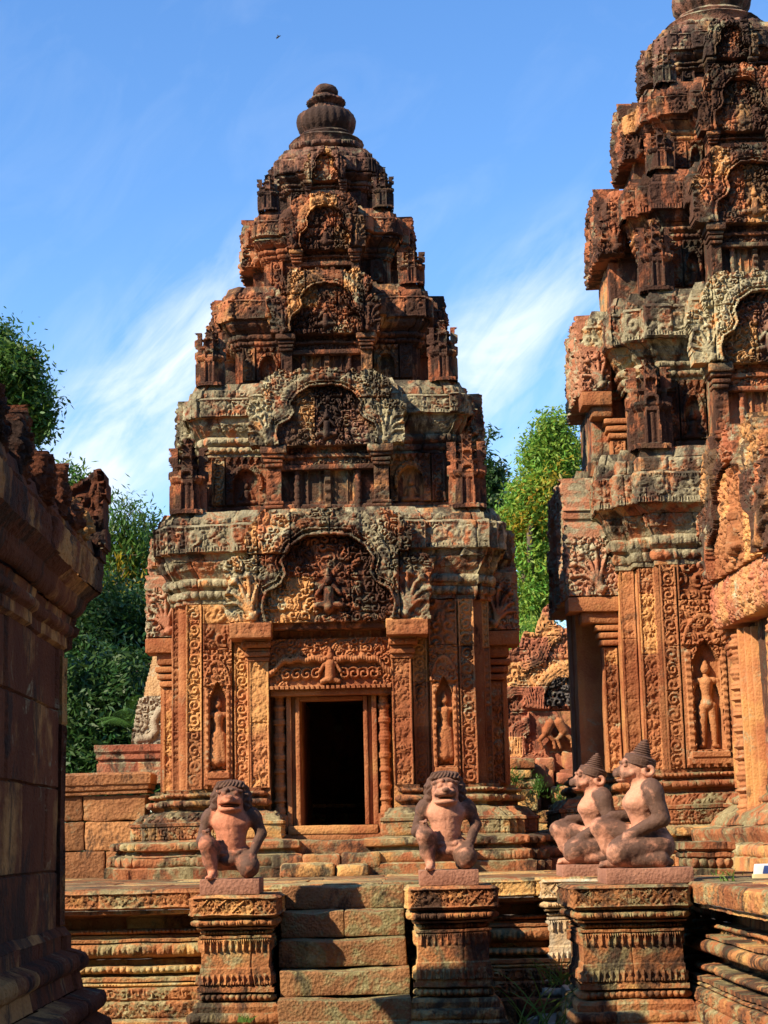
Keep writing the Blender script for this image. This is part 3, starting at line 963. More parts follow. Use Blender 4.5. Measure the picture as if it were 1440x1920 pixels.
def niche(e, cx, y, z0, w, h, fz, fh, female, seed, mat='red', ux=(1, 0, 0), spear=False):
    """niche panel: foliage above a pointed arch, the recess, little columns, plinth with geese; figure is its own sub-part"""
    hw = w / 2
    zf = fz - z0
    top = zf + fh * 1.10

    def recess(U, V):
        a = np.abs(U) / (hw * 0.56)
        return (V > zf - 0.02) & (V < top - 0.16 * fh) & (a < 1) | ((V >= top - 0.16 * fh) & (V < top + 0.05 * fh - 0.22 * fh * np.clip(a, 0, 1) ** 1.3) & (a < 1))

    def fn(U, V):
        hh = 0.035 * volutes(U, V, 0.07, seed, 1.5)
        arch = np.hypot(U / (hw * 0.95), (V - top + 0.1 * fh) / (0.42 * fh))
        hh = np.where((V > top) & (arch < 1), hh + 0.02, hh)
        hh = np.where((V > top) & (np.abs(arch - 1) < 0.05), 0.045, hh)
        col = (np.abs(np.abs(U) - hw * 0.74) < hw * 0.10) & (V > zf - 0.03) & (V < top - 0.05)
        hh = np.where(col, 0.03 + 0.008 * np.cos(V * 90), hh)
        hh = np.where((np.abs(U) > hw * 0.86) & (V < top), 0.012, hh)
        led = (V > zf - 0.10) & (V < zf - 0.035)
        hh = np.where(led & (np.abs(U) < hw * 0.8), 0.05, hh)
        led2 = (V > zf - 0.16) & (V < zf - 0.10)
        hh = np.where(led2 & (np.abs(U) < hw * 0.95), 0.035, hh)
        # birds under the plinth
        bx = fr(U / 0.085) - 0.5
        bird = np.maximum(np.sqrt(np.clip(1 - (bx / 0.42) ** 2 - ((V - 0.05) / 0.055) ** 2, 0, 1)), np.where((np.abs(bx - 0.2) < 0.12) & (V < 0.15), 0.8, 0))
        hh = np.where(V < zf - 0.16, bird * 0.035, hh)
        hh = np.where(recess(U, V), -0.075, hh)
        return hh
    m_ = MB()
    relief(m_, (cx, y, z0), ux, w, h, fn, 0.0095, None, 0.076, 0.5, 0.002, seed)
    o = m_.build('niche_panel', M[mat], e)
    caps = figure_caps(fh * 0.93, female)
    if spear:
        caps = caps + [(-.22 * fh, 0.02, .014, -.22 * fh, fh * .95, .014)]
    m_ = MB()
    nr = np.cross(np.array(ux, float), (0, 0, 1.0))
    pos = np.array((cx, y, fz)) - nr * 0.062
    relief(m_, pos, ux, min(w * 0.95, fh * 0.5), fh * 1.05, lambda U, V: capsules(U, V, caps) * 1.15, 0.008, lambda U, V: capsules(U, V, caps) > 0.004, 0.012, 0.55, 0.0015, seed)
    m_.build('niche_figure', M[mat], o)
    return o


def strip(mb, cx, y, z0, w, h, seed, code='s', amp=0.028, ux=(1, 0, 0), tint=0.5, course=0.62, rim=0.012):
    """upright carved strip with plain rims, in stone courses"""
    zc = np.cumsum(course * (0.7 + 0.6 * rnd(np.arange(12), seed + 1)))

    def fn(U, V):
        if code == 's':
            hh = scroll(V, U + w / 2, w, seed)
        elif code == 'x':
            hh = 0.5 + 0.5 * np.cos((V + U) * 2 * PI / 0.05)
        elif code == 'y':
            p = w * 0.95
            a = np.abs(fr(V / p) - 0.5) * 2
            hh = np.clip((a * 1.1 - np.abs(U) / w * 2) * 3, 0, 1) * (0.4 + 0.6 * volutes(U, V, w * 0.28, seed, 1.3))
            hh = np.maximum(hh, 0.7 * volutes(U, V, w * 0.22, seed + 3, 1.2) * (np.abs(U) > w * 0.2))
        else:
            hh = volutes(U, V, 0.07 if code == 'v' else 0.12, seed, 1.6)
        hh = hh * amp
        e2 = w / 2 - np.abs(U)
        hh = np.where(e2 < rim, amp * 0.9, hh)
        hh = hh - 0.012 * np.exp(-(np.min(np.abs(V[..., None] - zc), -1) / 0.005) ** 2)
        return hh
    relief(mb, (cx, y, z0), ux, w, h, fn, 0.0095, None, 0.03, lambda U, V: rnd(np.searchsorted(zc, V), seed + 5) * 0.8 + 0.1, 0.005, seed, erode=amp * 0.45)


def mini_tower(e, x, y, z, w, h, seed, mat='tier'):
    """corner antefix: a stone model of a tower with false doors and shrinking storeys"""
    m_ = MB()
    hw = w / 2
    a = hw * 0.5
    q = hw * 0.82
    poly = [(-hw, -a), (-q, -a), (-q, -q), (-a, -q), (-a, -hw), (a, -hw), (a, -q), (q, -q), (q, -a), (hw, -a), (hw, a), (q, a), (q, q), (a, q), (a, hw), (-a, hw), (-a, q), (-q, q), (-q, a), (-hw, a)]
    poly = [(x + px, y + py) for px, py in poly]
    pr = [(0.03, 0), (0.03, 0.05), (0.0, 0.07), (-0.01, 0.40), (0.01, 0.43), (0.025, 0.47), (0.02, 0.50), (-0.028, 0.51), (-0.040, 0.60), (-0.018, 0.63), (-0.018, 0.66), (-0.058, 0.67), (-0.068, 0.75), (-0.048, 0.78), (-0.05, 0.80), (-0.085, 0.81), (-0.092, 0.88), (-0.075, 0.90), (-0.108, 0.92), (-0.118, 0.97), (-0.13, 1.0), (-hw * 0.9, 1.02)]
    s = w / 0.3
    sweep(m_, poly, [(o * s, z + v * h) for o, v in pr], res=(0.03, 0.03, 0.03), seed=seed, blen=0.5, boff=0.0, groove=0.0, wear=0.012)
    for (ux, nx, ny) in (((1, 0, 0), 0, -1), ((0, -1, 0), -1, 0), ((0, 1, 0), 1, 0)):
        def fn(U, V):
            u, v = np.abs(U) / hw, V / h
            hh = np.where((u > 0.30) & (u < 0.46) & (v < 0.40), 0.03, 0.0)
            hh = np.where((u < 0.09) & (v < 0.34), 0.012, hh)
            hh = np.where((v > 0.34) & (v < 0.40), 0.02, hh)
            for zc in (0.44, 0.64, 0.80):
                rr = np.hypot(U / (hw * 0.5), (V - zc * h) / (0.085 * h))
                hh = np.where((rr < 1.15) & (V > zc * h - 0.03 * h), np.where(rr > 0.62, 0.04, 0.005), hh)
            return hh * s
        relief(m_, (x + nx * (hw + 0.004), y + ny * (hw + 0.004), z + 0.05 * h), ux, w * 0.52, h * 0.85, fn, 0.012, lambda U, V: np.abs(U) < hw * (0.5 - 0.22 * V / h), 0.05 * s, 0.55, 0.003, seed)
    m_.build('corner_antefix', M[mat], e, shift=SHIFT)


SHIFT = (0, 0, -PLAT_Z)


def cornice_prof(z0, z1, z2, z3, ov, top, s=1.0):
    """neck mouldings from z0, soffit to z1, carved face to z2, stepped weathering to z3 that ends at offset top"""
    a = z1 - z0
    return [(0.0, z0), (0.022, z0 + .01), (0.022, z0 + .10 * a), (0.035, z0 + .11 * a), (0.045, z0 + .26 * a, 'b', 0.026 * s), (0.03, z0 + .27 * a), (0.055, z0 + .33 * a), (0.06, z0 + .50 * a, 'l', 0.035 * s), (0.045, z0 + .52 * a), (0.075, z0 + .64 * a), (0.12, z0 + .86 * a, 'v', 0.02 * s),
            (ov - 0.03, z1 - 0.005), (ov, z1), (ov, z2, 'm', 0.032 * s), (ov - 0.01, z2 + 0.01), (ov - 0.04, z2 + 0.02), (ov - 0.05, z2 + .55 * (z3 - z2), 'v', 0.02), (ov - 0.07, z2 + .6 * (z3 - z2)), (ov - 0.10, z3), (top, z3 + 0.01)]


def tier_walls(e, T, seed, mats, blen=0.4):
    w, b, c, a0, p = T['w'], T['b'], T['c'], T['a0'], T['p']
    pl = plan(w, b, c, a0, p)
    z0, zw, z1, z2, z3, ov = T['z0'], T['zw'], T['z1'], T['z2'], T['z3'], T['ov']
    tierobj = None
    m_ = MB()
    sweep(m_, pl, [(0.06, z0 - 0.12), (0.06, z0 + 0.03), (0.03, z0 + 0.05, 't', 0.012), (0.03, z0 + 0.085), (0.0, z0 + 0.10), (0.0, zw)], seed=seed, blen=blen, boff=0.010, groove=0.010, wear=0.010, res=RES)
    # carved strips and panels on the front corners
    for sx in (-1, 1):
        wd = b - a0 - 0.02
        x = sx * (a0 + b) / 2
        hh = zw - z0 - 0.11
        if wd > 0.16:
            strip(m_, sx * (b - 0.075), -w - 0.034, z0 + 0.105, 0.13, hh, seed + 3 + sx, 's', 0.03)
    wall = m_.build('storey', M[mats[0]], e, shift=SHIFT)
    for sx in (-1, 1):
        wd = b - a0 - 0.18
        if wd > 0.14:
            x = sx * (a0 + 0.02 + wd / 2)
            hh = zw - z0 - 0.11
            hw = wd / 2
            fh = hh * 0.52

            def fn(U, V, hw=hw, hh=hh, fh=fh, sd=seed + sx):
                h = volutes(U, V, 0.06, sd, 1.4) * 0.02
                arch = np.hypot(U / (hw * 0.85), (V - 0.38 * hh) / (0.46 * hh))
                h = np.where((np.abs(arch - 0.88) < 0.12) & (V > 0.3 * hh), 0.03 + 0.02 * volutes(U, V, 0.045, sd), h)
                h = np.where((arch < 0.76) | ((np.abs(U) < hw * 0.62) & (V < 0.38 * hh)), -0.045, h)
                k = fh
                f = capsules(U, V, [(0, .12 * k, .12 * k, 0, .5 * k, .13 * k), (0, .78 * k, .11 * k, 0, .74 * k, .11 * k), (0, .88 * k, .06 * k, 0, 1.05 * k, .02 * k), (-.15 * k, .55 * k, .06 * k, -.25 * k, .3 * k, .05 * k), (.15 * k, .55 * k, .06 * k, .25 * k, .3 * k, .05 * k), (-.1 * k, .1 * k, .1 * k, -.32 * k, .1 * k, .07 * k), (.1 * k, .1 * k, .1 * k, .32 * k, .1 * k, .07 * k)])
                h = np.where(f > 0.004, np.maximum(f - 0.04, -0.03), h)
                # hanging leaves under the mouldings
                px = np.abs(fr(U / 0.07) - 0.5) * 2
                h = np.where((V > 0.86 * hh), np.where((V - 0.86 * hh) / (0.14 * hh) > px, 0.035, h), h)
                return h
            mm = MB()
            relief(mm, (x, -w - 0.052, z0 + 0.105), (1, 0, 0), wd, hh, fn, 0.010, None, 0.048, 0.5 + 0.25 * sx, 0.003, seed)
            mm.build('niche_panel', M[mats[0]], wall, shift=SHIFT)
    m_ = MB()
    sweep(m_, plan(w, b, c, a0, p * 0.6), cornice_prof(zw, z1, z2, z3, ov, T['top'], min(1, 0.5 + w * 0.4)), seed=seed + 1, blen=blen * 0.95, boff=0.020, groove=0.016, wear=0.014, res=RES)
    m_.build('cornice', M[mats[1]], wall, shift=SHIFT)
    return wall


RES = (0.0125, 0.0125, 0.7)


def false_door(e, T, seed, mats, ux=(1, 0, 0), front=True):
    """blind doorway with pilasters, colonettes, lintel and its pediment, on the face whose outward normal is ux x z"""
    w, a0, p = T['w'], T['a0'], T['p']
    z0 = T['z0']
    pz, ph, pw = T['pz'], T['ph'], T['pw']
    d = w + p
    ang = math.atan2(ux[1], ux[0])
    ca, sa = math.cos(ang), math.sin(ang)
    Mx = Matrix(((ca, -sa, 0, 0), (sa, ca, 0, 0), (0, 0, 1, 0), (0, 0, 0, 1)))
    s = a0 / 0.7
    m_ = MB()
    zt = pz
    # door panel with leaves
    dw = a0 * 0.52

    def door(U, V):
        u = np.abs(U) / dw
        h = np.where(u > 0.80, 0.03, 0.0)
        h = np.where((u > 0.60) & (u < 0.72), 0.015, h)
        h = np.where(u < 0.10, 0.05 + 0.012 * np.cos(V * 60 / s), h)
        fl = (np.abs(np.mod(u, 0.36) - 0.25) < 0.03)
        return h + np.where(fl, 0.012, 0)
    relief(m_, (0, -d - 0.003, z0 + 0.02), (1, 0, 0), dw * 2, (zt - z0) * 0.62, door, 0.011, None, 0.05, 0.75, 0.002, seed)
    # colonettes and pilasters
    for sx in (-1, 1):
        lathe(m_, (sx * dw * 0.96, -d - 0.035, z0), [(0.0, 0)] + [(0.035 * s * (1.25 if k % 3 == 0 else 0.95), (zt - z0) * 0.62 * k / 18) for k in range(19)], 12, wear=0.003, seed=seed)
        px = sx * (a0 - 0.085 * s)
        ww = 0.17 * s
        block(m_, (px, -d - 0.03, z0 + (zt - z0) * 0.36), (ww, 0.16, (zt - z0) * 0.72), res=0.05, r=0.008, wear=0.006, seed=seed, tint=0.5 + 0.2 * sx, pats={'-y': ('v', 0.02, 0.012)} if front else None)
        for k, (zz, g) in enumerate(((0.70, 0.03), (0.77, 0.055), (0.845, 0.085), (0.94, 0.13))):
            hh = (zt - z0) * (0.055 if k < 3 else 0.12)
            block(m_, (px, -d - 0.04 - g * 0.25, z0 + (zt - z0) * zz), (ww + g * s, 0.18 + g * 0.6, hh), res=0.05, r=0.014, wear=0.010, seed=seed + k, tint=0.35 + 0.12 * k)
        for k, zz in enumerate((0.03, 0.09)):
            block(m_, (px, -d - 0.045, z0 + (zt - z0) * zz), (ww + 0.05 * s, 0.19, (zt - z0) * 0.05), res=0.05, r=0.01, wear=0.006, seed=seed + 9 + k, tint=0.4)
    # lintel
    hl = (zt - z0) * 0.30

    def lin(U, V):
        g = V / hl
        c = 0.55 - 0.18 * (U / a0) ** 2
        h = 0.03 * volutes(U, V, 0.06 * s, seed, 1.5)
        h = np.where(np.abs(g - c) < 0.1, 0.05, h)
        return h
    relief(m_, (0, -d - 0.05, zt - hl), (1, 0, 0), (a0 - 0.14 * s) * 2, hl, lin, 0.010, None, 0.12, 0.6, 0.004, seed)
    block(m_, (0, -d - 0.03, zt - hl - 0.02), ((a0 - 0.16 * s) * 2, 0.14, 0.05), res=0.05, r=0.008, wear=0.005, seed=seed)
    mm = MB()
    mm.merge(m_, Mx)
    fd = mm.build('false_door', M[mats[0]], e, shift=SHIFT)
    if front:
        pe = pediment(fd, 0, -d - 0.10, pz, pw, ph, seed + 20, mats[1], mats[2])
        for o in (pe, *pe.children):
            o.data.transform(Matrix.Translation(SHIFT))
    return fd


def side_pediment(e, T, seed, mat, sx, thick=0.34):
    """the leaf-edged pediment of a side door, seen edge-on from the front"""
    w, p = T['w'], T['p']
    pz, ph, pw = T['pz'], T['ph'], T['pw']
    hw = pw / 2
    m_ = MB()
    outer = [(x * hw, v * ph) for x, v in OUT]
    outer = outer + [(-x, v) for x, v in outer[::-1]]
    ux = (0, -1, 0) if sx < 0 else (0, 1, 0)

    def fn(U, V):
        d = dpoly(U, V, [(x * hw, v * ph) for x, v in INN] + [(-x * hw, v * ph) for x, v in INN[::-1]])
        return 0.05 * volutes(U, V, 0.10, seed) + np.where(d < 0.04, 0.03, 0)
    xs = sx * (w + p + 0.10)
    relief(m_, (xs, 0, pz), ux, pw * 1.06, ph * 1.02, fn, 0.022, lambda U, V: inpoly(U, V, outer), thick, 0.5, 0.016, seed)
    # the thickness of the slab towards the front: a block with serpent heads
    wd = thick + 0.02
    fx = sx * (w + p + 0.10 - thick / 2 + 0.02)
    if ph > 0.5:
        H2 = ph * 0.46

        def fan(U, V):
            c = capsules(U, V, serpent(-sx * 0.06, 0.06, sx, 0.34 * ph, 0.95))
            return np.where(c > 0.004, c + 0.03, 0.035 * volutes(U, V, 0.06, seed, 1.3))
        relief(m_, (fx, -hw * 1.0 - 0.012, pz), (1, 0, 0), wd, H2, fan, 0.011, lambda U, V: np.abs(U) < wd / 2 - 0.06 * (V / H2) ** 2 - 0.015 * np.sin(V * 40) ** 2, 0.08, 0.55, 0.006, seed)
    o = m_.build('side_pediment', M['side' if ph > 0.9 else mat], e, shift=SHIFT)
    # corbel and pilaster below it
    if ph > 0.9:
        mm = MB()
        z0 = T['z0']
        block(mm, (fx, -hw * 0.86, pz - 0.09), (wd, 0.34, 0.15), res=0.05, r=0.01, wear=0.006, seed=seed)
        block(mm, (fx - sx * 0.05, -hw * 0.84, pz - 0.22), (wd * 0.72, 0.28, 0.13), res=0.05, r=0.03, wear=0.008, seed=seed + 1, tint=0.35)
        for k in range(3):
            block(mm, (sx * (w + 0.11 - 0.01 * k), -hw * 0.83, pz - 0.33 - 0.075 * k), (0.26 - 0.025 * k, 0.26 - 0.03 * k, 0.06), res=0.04, r=0.02, wear=0.006, seed=seed + 3 + k, tint=0.6)
        hh = pz - 0.52 - z0
        pwid = 0.17
        px = sx * (w + 0.085)
        block(mm, (px, -hw * 0.80, z0 + hh / 2), (pwid, 0.16, hh), res=0.04, r=0.01, wear=0.006, seed=seed + 8)
        strip(mm, px, -hw * 0.80 - 0.082, z0 + 0.02, pwid * 0.8, hh - 0.04, seed + 5, 'y', 0.03)
        mm.build('side_pilaster', M['red'], e, shift=SHIFT)
    return o


def finial(e, z, s, seed, mat='dark'):
    m_ = MB()
    fl = lambda th, Z: 1 + 0.030 * np.cos(24 * th) * ((Z > 0.2 * s) & (Z < 0.62 * s))
    pr = [(0.40, -0.05), (0.41, 0.02), (0.43, 0.05), (0.40, 0.08), (0.33, 0.09), (0.32, 0.12), (0.335, 0.15), (0.31, 0.18), (0.265, 0.20), (0.28, 0.235), (0.30, 0.26), (0.322, 0.30), (0.332, 0.36), (0.335, 0.42), (0.325, 0.48), (0.295, 0.53), (0.24, 0.565), (0.19, 0.59), (0.165, 0.62), (0.16, 0.66), (0.20, 0.69), (0.225, 0.72), (0.215, 0.75), (0.16, 0.775), (0.135, 0.80), (0.125, 0.83), (0.145, 0.85), (0.148, 0.90), (0.135, 0.93), (0.115, 0.965), (0.07, 0.985), (0.0, 0.99)]
    lathe(m_, (0, 0, z), [(r * s, v * s * 0.78) for r, v in pr], 96, fl, 0.016, seed)
    m_.build('lotus_finial', M[mat], e, shift=SHIFT)


def tower(e, TS, seed, door=True, fin_s=1.0, near_side=0):
    T1 = TS[0]
    w, b, c, a0, p = T1['w'], T1['b'], T1['c'], T1['a0'], T1['p']
    zb = T1['z0']
    # base mouldings
    k = (zb - PLAT_Z) / 0.85
    Zb = lambda v: PLAT_Z + v * k
    bp = [(0.50, Zb(-0.02)), (0.50, Zb(0.10)), (0.46, Zb(0.115)), (0.46, Zb(0.21), 'l', 0.03), (0.40, Zb(0.225)), (0.38, Zb(0.26)), (0.44, Zb(0.275)), (0.44, Zb(0.335), 'v', 0.014), (0.42, Zb(0.345)), (0.27, Zb(0.36)), (0.26, Zb(0.37)), (0.26, Zb(0.50), 'm', 0.028), (0.28, Zb(0.505)), (0.28, Zb(0.53)), (0.245, Zb(0.54)), (0.16, Zb(0.625), 'v', 0.03), (0.10, Zb(0.635)), (0.07, Zb(0.65)), (0.07, Zb(0.675)), (0.11, Zb(0.685)), (0.11, Zb(0.745), 'l', 0.04), (0.06, Zb(0.75)), (0.05, Zb(0.77)), (0.085, Zb(0.78)), (0.085, Zb(0.815), 'b', 0.03), (0.05, Zb(0.82)), (0.055, Zb(0.85)), (0.0, Zb(0.853))]
    dh = 0.60
    frontb = [(0.74, 0.95), (0.74, -(w + p)), (a0, -(w + p)), (a0, -w)] if door else None
    m_ = MB()
    aside = T1.get('aside', a0)
    pb = plan(w, b, c, a0, p, frontb, None, aside)
    sweep(m_, pb, bp, seed=seed, blen=0.5, boff=0.014, groove=0.014, wear=0.012, res=RES)
    m_.build('base_moulding', M['base'], e, shift=SHIFT)
    # main storey
    m_ = MB()
    oh = 0.315
    fw = [(oh, 0.9), (oh, -w + 0.06), (dh, -w + 0.06), (dh, -(w + p)), (a0, -(w + p)), (a0, -w)] if door else None
    sweep(m_, plan(w, b, c, a0, p, fw, None, aside), [(0, Zb(0.40) if door else zb), (0, T1['zw'])], seed=seed + 2, blen=0.45, boff=0.012, groove=0.016, wear=0.007, res=(0.03, 0.03, 0.7))
    wall = m_.build('main_storey', M['red'], e, shift=SHIFT)
    hp = T1['zw'] - zb
    y = -w - 0.030
    yn = -w - 0.082
    for sx in (-1, 1):
        m_ = MB()
        bw = b - a0
        strip(m_, sx * (b - 0.085), y - 0.03, zb + 0.005, 0.15, hp - 0.01, seed + 10 + sx, 's', 0.034)
        strip(m_, sx * (b - 0.165), y - 0.004, zb + 0.005, 0.022, hp - 0.01, seed + 12, 'x', 0.008, rim=0.001)
        strip(m_, sx * (a0 + 0.085), y - 0.03, zb + 0.005, 0.14, hp - 0.01, seed + 14 + sx, 's', 0.034)
        strip(m_, sx * (a0 + 0.165), y - 0.004, zb + 0.005, 0.020, hp - 0.01, seed + 15, 'x', 0.008, rim=0.001)
        m_.build('pilaster', M['red'], wall, shift=SHIFT)
        nx0, nx1 = a0 + 0.18, b - 0.18
        h1 = T1.get('nh', 1.36)
        nw = nx1 - nx0
        o = niche(wall, sx * (nx0 + nx1) / 2, yn, zb + 0.005, nw, h1, zb + 0.20, T1.get('fh', 0.74), T1.get('female', True), seed + 17 + sx, spear=not T1.get('female', True))
        for q in (o, *o.children):
            q.data.transform(Matrix.Translation(SHIFT))
        m_ = MB()
        strip(m_, sx * (nx0 + nx1) / 2, y - 0.03, zb + h1 + 0.012, nw, hp - h1 - 0.02, seed + 20 + sx, 'V', 0.055, course=0.36)
        m_.build('foliage_panel', M['red'], wall, shift=SHIFT)
        # recessed corner strips
        m_ = MB()
        if c - b > 0.1:
            strip(m_, sx * (b + c) / 2, -c - 0.006, zb + 0.005, (c - b) * 0.86, hp - 0.01, seed + 24 + sx, 'y', 0.03)
        if w - c > 0.07:
            strip(m_, sx * (c + w) / 2, -b - 0.006, zb + 0.005, (w - c) * 0.86, hp - 0.01, seed + 26 + sx, 'y', 0.02)
        if m_.V:
            m_.build('corner_pilaster', M['red'], wall, shift=SHIFT)
        if near_side and sx == near_side:
            m_ = MB()
            ux = (0, -1, 0) if sx < 0 else (0, 1, 0)
            strip(m_, 0, 0, zb + 0.005, 0.14, hp - 0.01, seed + 31, 's', 0.03, ux=ux)
            m2 = MB()
            m2.merge(m_, Matrix.Translation((sx * (b + 0.004), -(c + (w - c) / 2), 0)))
            m2.build('corner_pilaster', M['red'], wall, shift=SHIFT)
    m_ = MB()
    # the cornice stops behind the front pediment
    sweep(m_, plan(w, b, c, a0, 0.05 if door else p, None, p * 0.5, aside), cornice_prof(T1['zw'], T1['z1'], T1['z2'], T1['z3'], T1['ov'], T1['top']), seed=seed + 5, blen=0.42, boff=0.020, groove=0.018, wear=0.014, res=RES)
    m_.build('cornice', M['lichen'], wall, shift=SHIFT)
    for sx in (-1, 1):
        side_pediment(e, T1, seed + 40 + sx, 'lichen', sx, T1.get('sth', 0.36))
    prev = T1
    for i, T in enumerate(TS[1:]):
        mats = [('tier', 'lichen', 'dark'), ('tier', 'tier', 'tier'), ('tier', 'tier', 'tier'), ('dark', 'dark', 'tier')][i]
        st_ = tier_walls(e, T, seed + 60 + i * 7, mats)
        false_door(st_, T, seed + 63 + i * 7, (mats[0], mats[1], mats[2]))
        for sx in (-1, 1):
            side_pediment(st_, T, seed + 80 + i + sx, mats[1], sx, 0.30 - 0.04 * i)
            if not (i == 2 and sx < 0 and door):
                aw, ah = T['aw'], T['ah']
                mini_tower(e, sx * (prev['b'] + prev['ov'] - aw * 0.62), -(prev['w'] + prev['ov'] - aw * 0.72), prev['z3'] - 0.02, aw, ah, seed + 90 + i + sx, 'tier' if i < 3 else 'dark')
        prev = T
    # crowning steps under the finial
    m_ = MB()
    t = prev
    q = t['w']
    pl = plan(q * 0.74, q * 0.60, q * 0.68, q * 0.3, q * 0.05)
    z = t['z3'] - 0.02
    sweep(m_, pl, [(0.05, z), (0.05, z + 0.06), (0.0, z + 0.07), (0.03, z + 0.09), (0.03, z + 0.16, 'l', 0.05), (0.0, z + 0.17), (-0.02, z + 0.20), (-0.2, z + 0.22), (-q * 0.7, z + 0.225)], seed=seed + 97, blen=0.4, wear=0.016, res=(0.014, 0.014, 0.2))
    m_.build('lotus_course', M['dark'], e, shift=SHIFT)
    finial(e, z + 0.20, fin_s, seed + 98)
    return wall


TX, TY = -0.565, 19.12
L_T = [
    dict(w=1.60, b=1.44, c=1.52, a0=0.80, p=0.20, z0=2.07, zw=3.90, z1=4.40, z2=4.68, z3=4.84, ov=0.17, top=-0.55, pz=3.66, ph=1.12, pw=2.0, sth=0.36),
    dict(w=1.32, b=1.21, c=1.27, a0=0.62, p=0.20, z0=4.86, zw=5.46, z1=5.86, z2=6.06, z3=6.24, ov=0.16, top=-0.45, pz=5.50, ph=0.80, pw=1.60, aw=0.31, ah=0.78),
    dict(w=0.99, b=0.91, c=0.95, a0=0.48, p=0.17, z0=6.26, zw=6.72, z1=7.00, z2=7.22, z3=7.40, ov=0.15, top=-0.38, pz=6.78, ph=0.70, pw=1.16, aw=0.25, ah=0.66),
    dict(w=0.69, b=0.62, c=0.66, a0=0.36, p=0.14, z0=7.42, zw=7.78, z1=8.04, z2=8.22, z3=8.38, ov=0.13, top=-0.28, pz=7.82, ph=0.62, pw=0.86, aw=0.23, ah=0.42),
    dict(w=0.45, b=0.40, c=0.43, a0=0.22, p=0.08, z0=8.40, zw=8.66, z1=8.86, z2=9.02, z3=9.18, ov=0.12, top=-0.12, pz=8.72, ph=0.38, pw=0.46, aw=0.19, ah=0.42),
]
e = thing('temple_tower', 'complete tiered sandstone tower with dark doorway and lotus finial', 'tower', (TX, TY, PLAT_Z), group='carved sandstone towers')
LT = e
main = tower(e, L_T, 100)
T1 = L_T[0]
w, p, a0, zb = T1['w'], T1['p'], T1['a0'], T1['z0']
yf = -(w + p)
# porch pilasters with capitals and corbels
for sx in (-1, 1):
    m_ = MB()
    xc = sx * 0.70
    strip(m_, xc, yf - 0.006, zb + 0.005, 0.185, 1.22, 201 + sx, 'y', 0.032)
    m_.build('porch_pilaster', M['red'], main, shift=SHIFT)
    m_ = MB()
    zc = zb + 1.23
    for k, (hh, g, pat) in enumerate(((0.045, 0.02, None), (0.05, 0.05, None), (0.035, 0.03, None), (0.06, 0.085, ('l', 0.03, 0.004)), (0.03, 0.07, None), (0.07, 0.12, None), (0.09, 0.17, None))):
        block(m_, (xc + sx * g * 0.25, yf - g * 0.5 + 0.10, zc + hh / 2), (0.20 + g, 0.24 + g, hh - 0.003), res=0.03, r=0.010, wear=0.005, seed=210 + k, tint=0.45 + 0.08 * k, pats={'-y': pat} if pat else None)
        zc += hh
    block(m_, (sx * 0.765, yf - 0.06, 3.585), (0.405, 0.40, 0.145), res=0.04, r=0.006, wear=0.004, seed=220, tint=0.5, pats={'-y': ('v', 0.016, 0.022)})
    m_.build('capital', M['red'], main, shift=SHIFT)
# door frame
m_ = MB()
yd = -w + 0.06
for k, (hw0, hw1, dy) in enumerate(((0.315, 0.355, 0.10), (0.357, 0.395, 0.065), (0.397, 0.445, 0.12))):
    zt = 2.915 + (hw1 - 0.315)
    zs_ = 1.70
    for sx in (-1, 1):
        block(m_, (sx * (hw0 + hw1) / 2, yd - dy / 2, (zs_ + zt) / 2), (hw1 - hw0, dy + 0.06, zt - zs_), res=0.05, r=0.006, wear=0.004, seed=230 + k, tint=0.6)
    block(m_, (0, yd - dy / 2 + 0.001, zt - (hw1 - hw0) / 2 + 0.001), (hw0 * 2 - 0.002, dy + 0.06, hw1 - hw0), res=0.05, r=0.006, wear=0.004, seed=233 + k, tint=0.5)
block(m_, (0, yd - 0.08, 1.655), (0.88, 0.26, 0.085), res=0.04, r=0.014, wear=0.006, seed=236, tint=0.8)
block(m_, (0, yd - 0.05, 1.585), (0.98, 0.30, 0.07), res=0.04, r=0.010, wear=0.006, seed=237, tint=0.4)
m_.build('door_frame', M['red'], main, shift=SHIFT)
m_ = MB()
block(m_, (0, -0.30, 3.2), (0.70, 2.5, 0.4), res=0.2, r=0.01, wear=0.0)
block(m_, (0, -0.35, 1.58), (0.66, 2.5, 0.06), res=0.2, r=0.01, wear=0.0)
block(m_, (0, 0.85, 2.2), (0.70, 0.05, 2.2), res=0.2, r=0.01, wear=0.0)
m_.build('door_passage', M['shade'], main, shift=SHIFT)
for sx in (-1, 1):
    m_ = MB()
    prof = []
    zz = 0.0
    H = 1.42
    for i in range(141):
        v = i / 140
        rings = 0
        for cz, wd in ((0.02, 0.03), (0.10, 0.012), (0.19, 0.02), (0.30, 0.012), (0.40, 0.022), (0.52, 0.035), (0.64, 0.022), (0.74, 0.012), (0.83, 0.02), (0.92, 0.012), (0.98, 0.02)):
            rings = max(rings, math.exp(-((v - cz) / wd) ** 4))
        prof.append((0.050 + 0.016 * rings + 0.003 * math.cos(v * 260), v * H))
    fl = lambda th, Z: 1 + 0.03 * np.cos(8 * th)
    block(m_, (sx * 0.515, yd - 0.10, 1.72), (0.14, 0.15, 0.17), res=0.03, r=0.01, wear=0.004, seed=239, pats={'-y': ('v', 0.014, 0.02)})
    lathe(m_, (sx * 0.515, yd - 0.095, 1.80), [(0.06, 0)] + prof, 28, fl, 0.003, 240)
    m_.build('colonette', M['red'], main, shift=SHIFT)


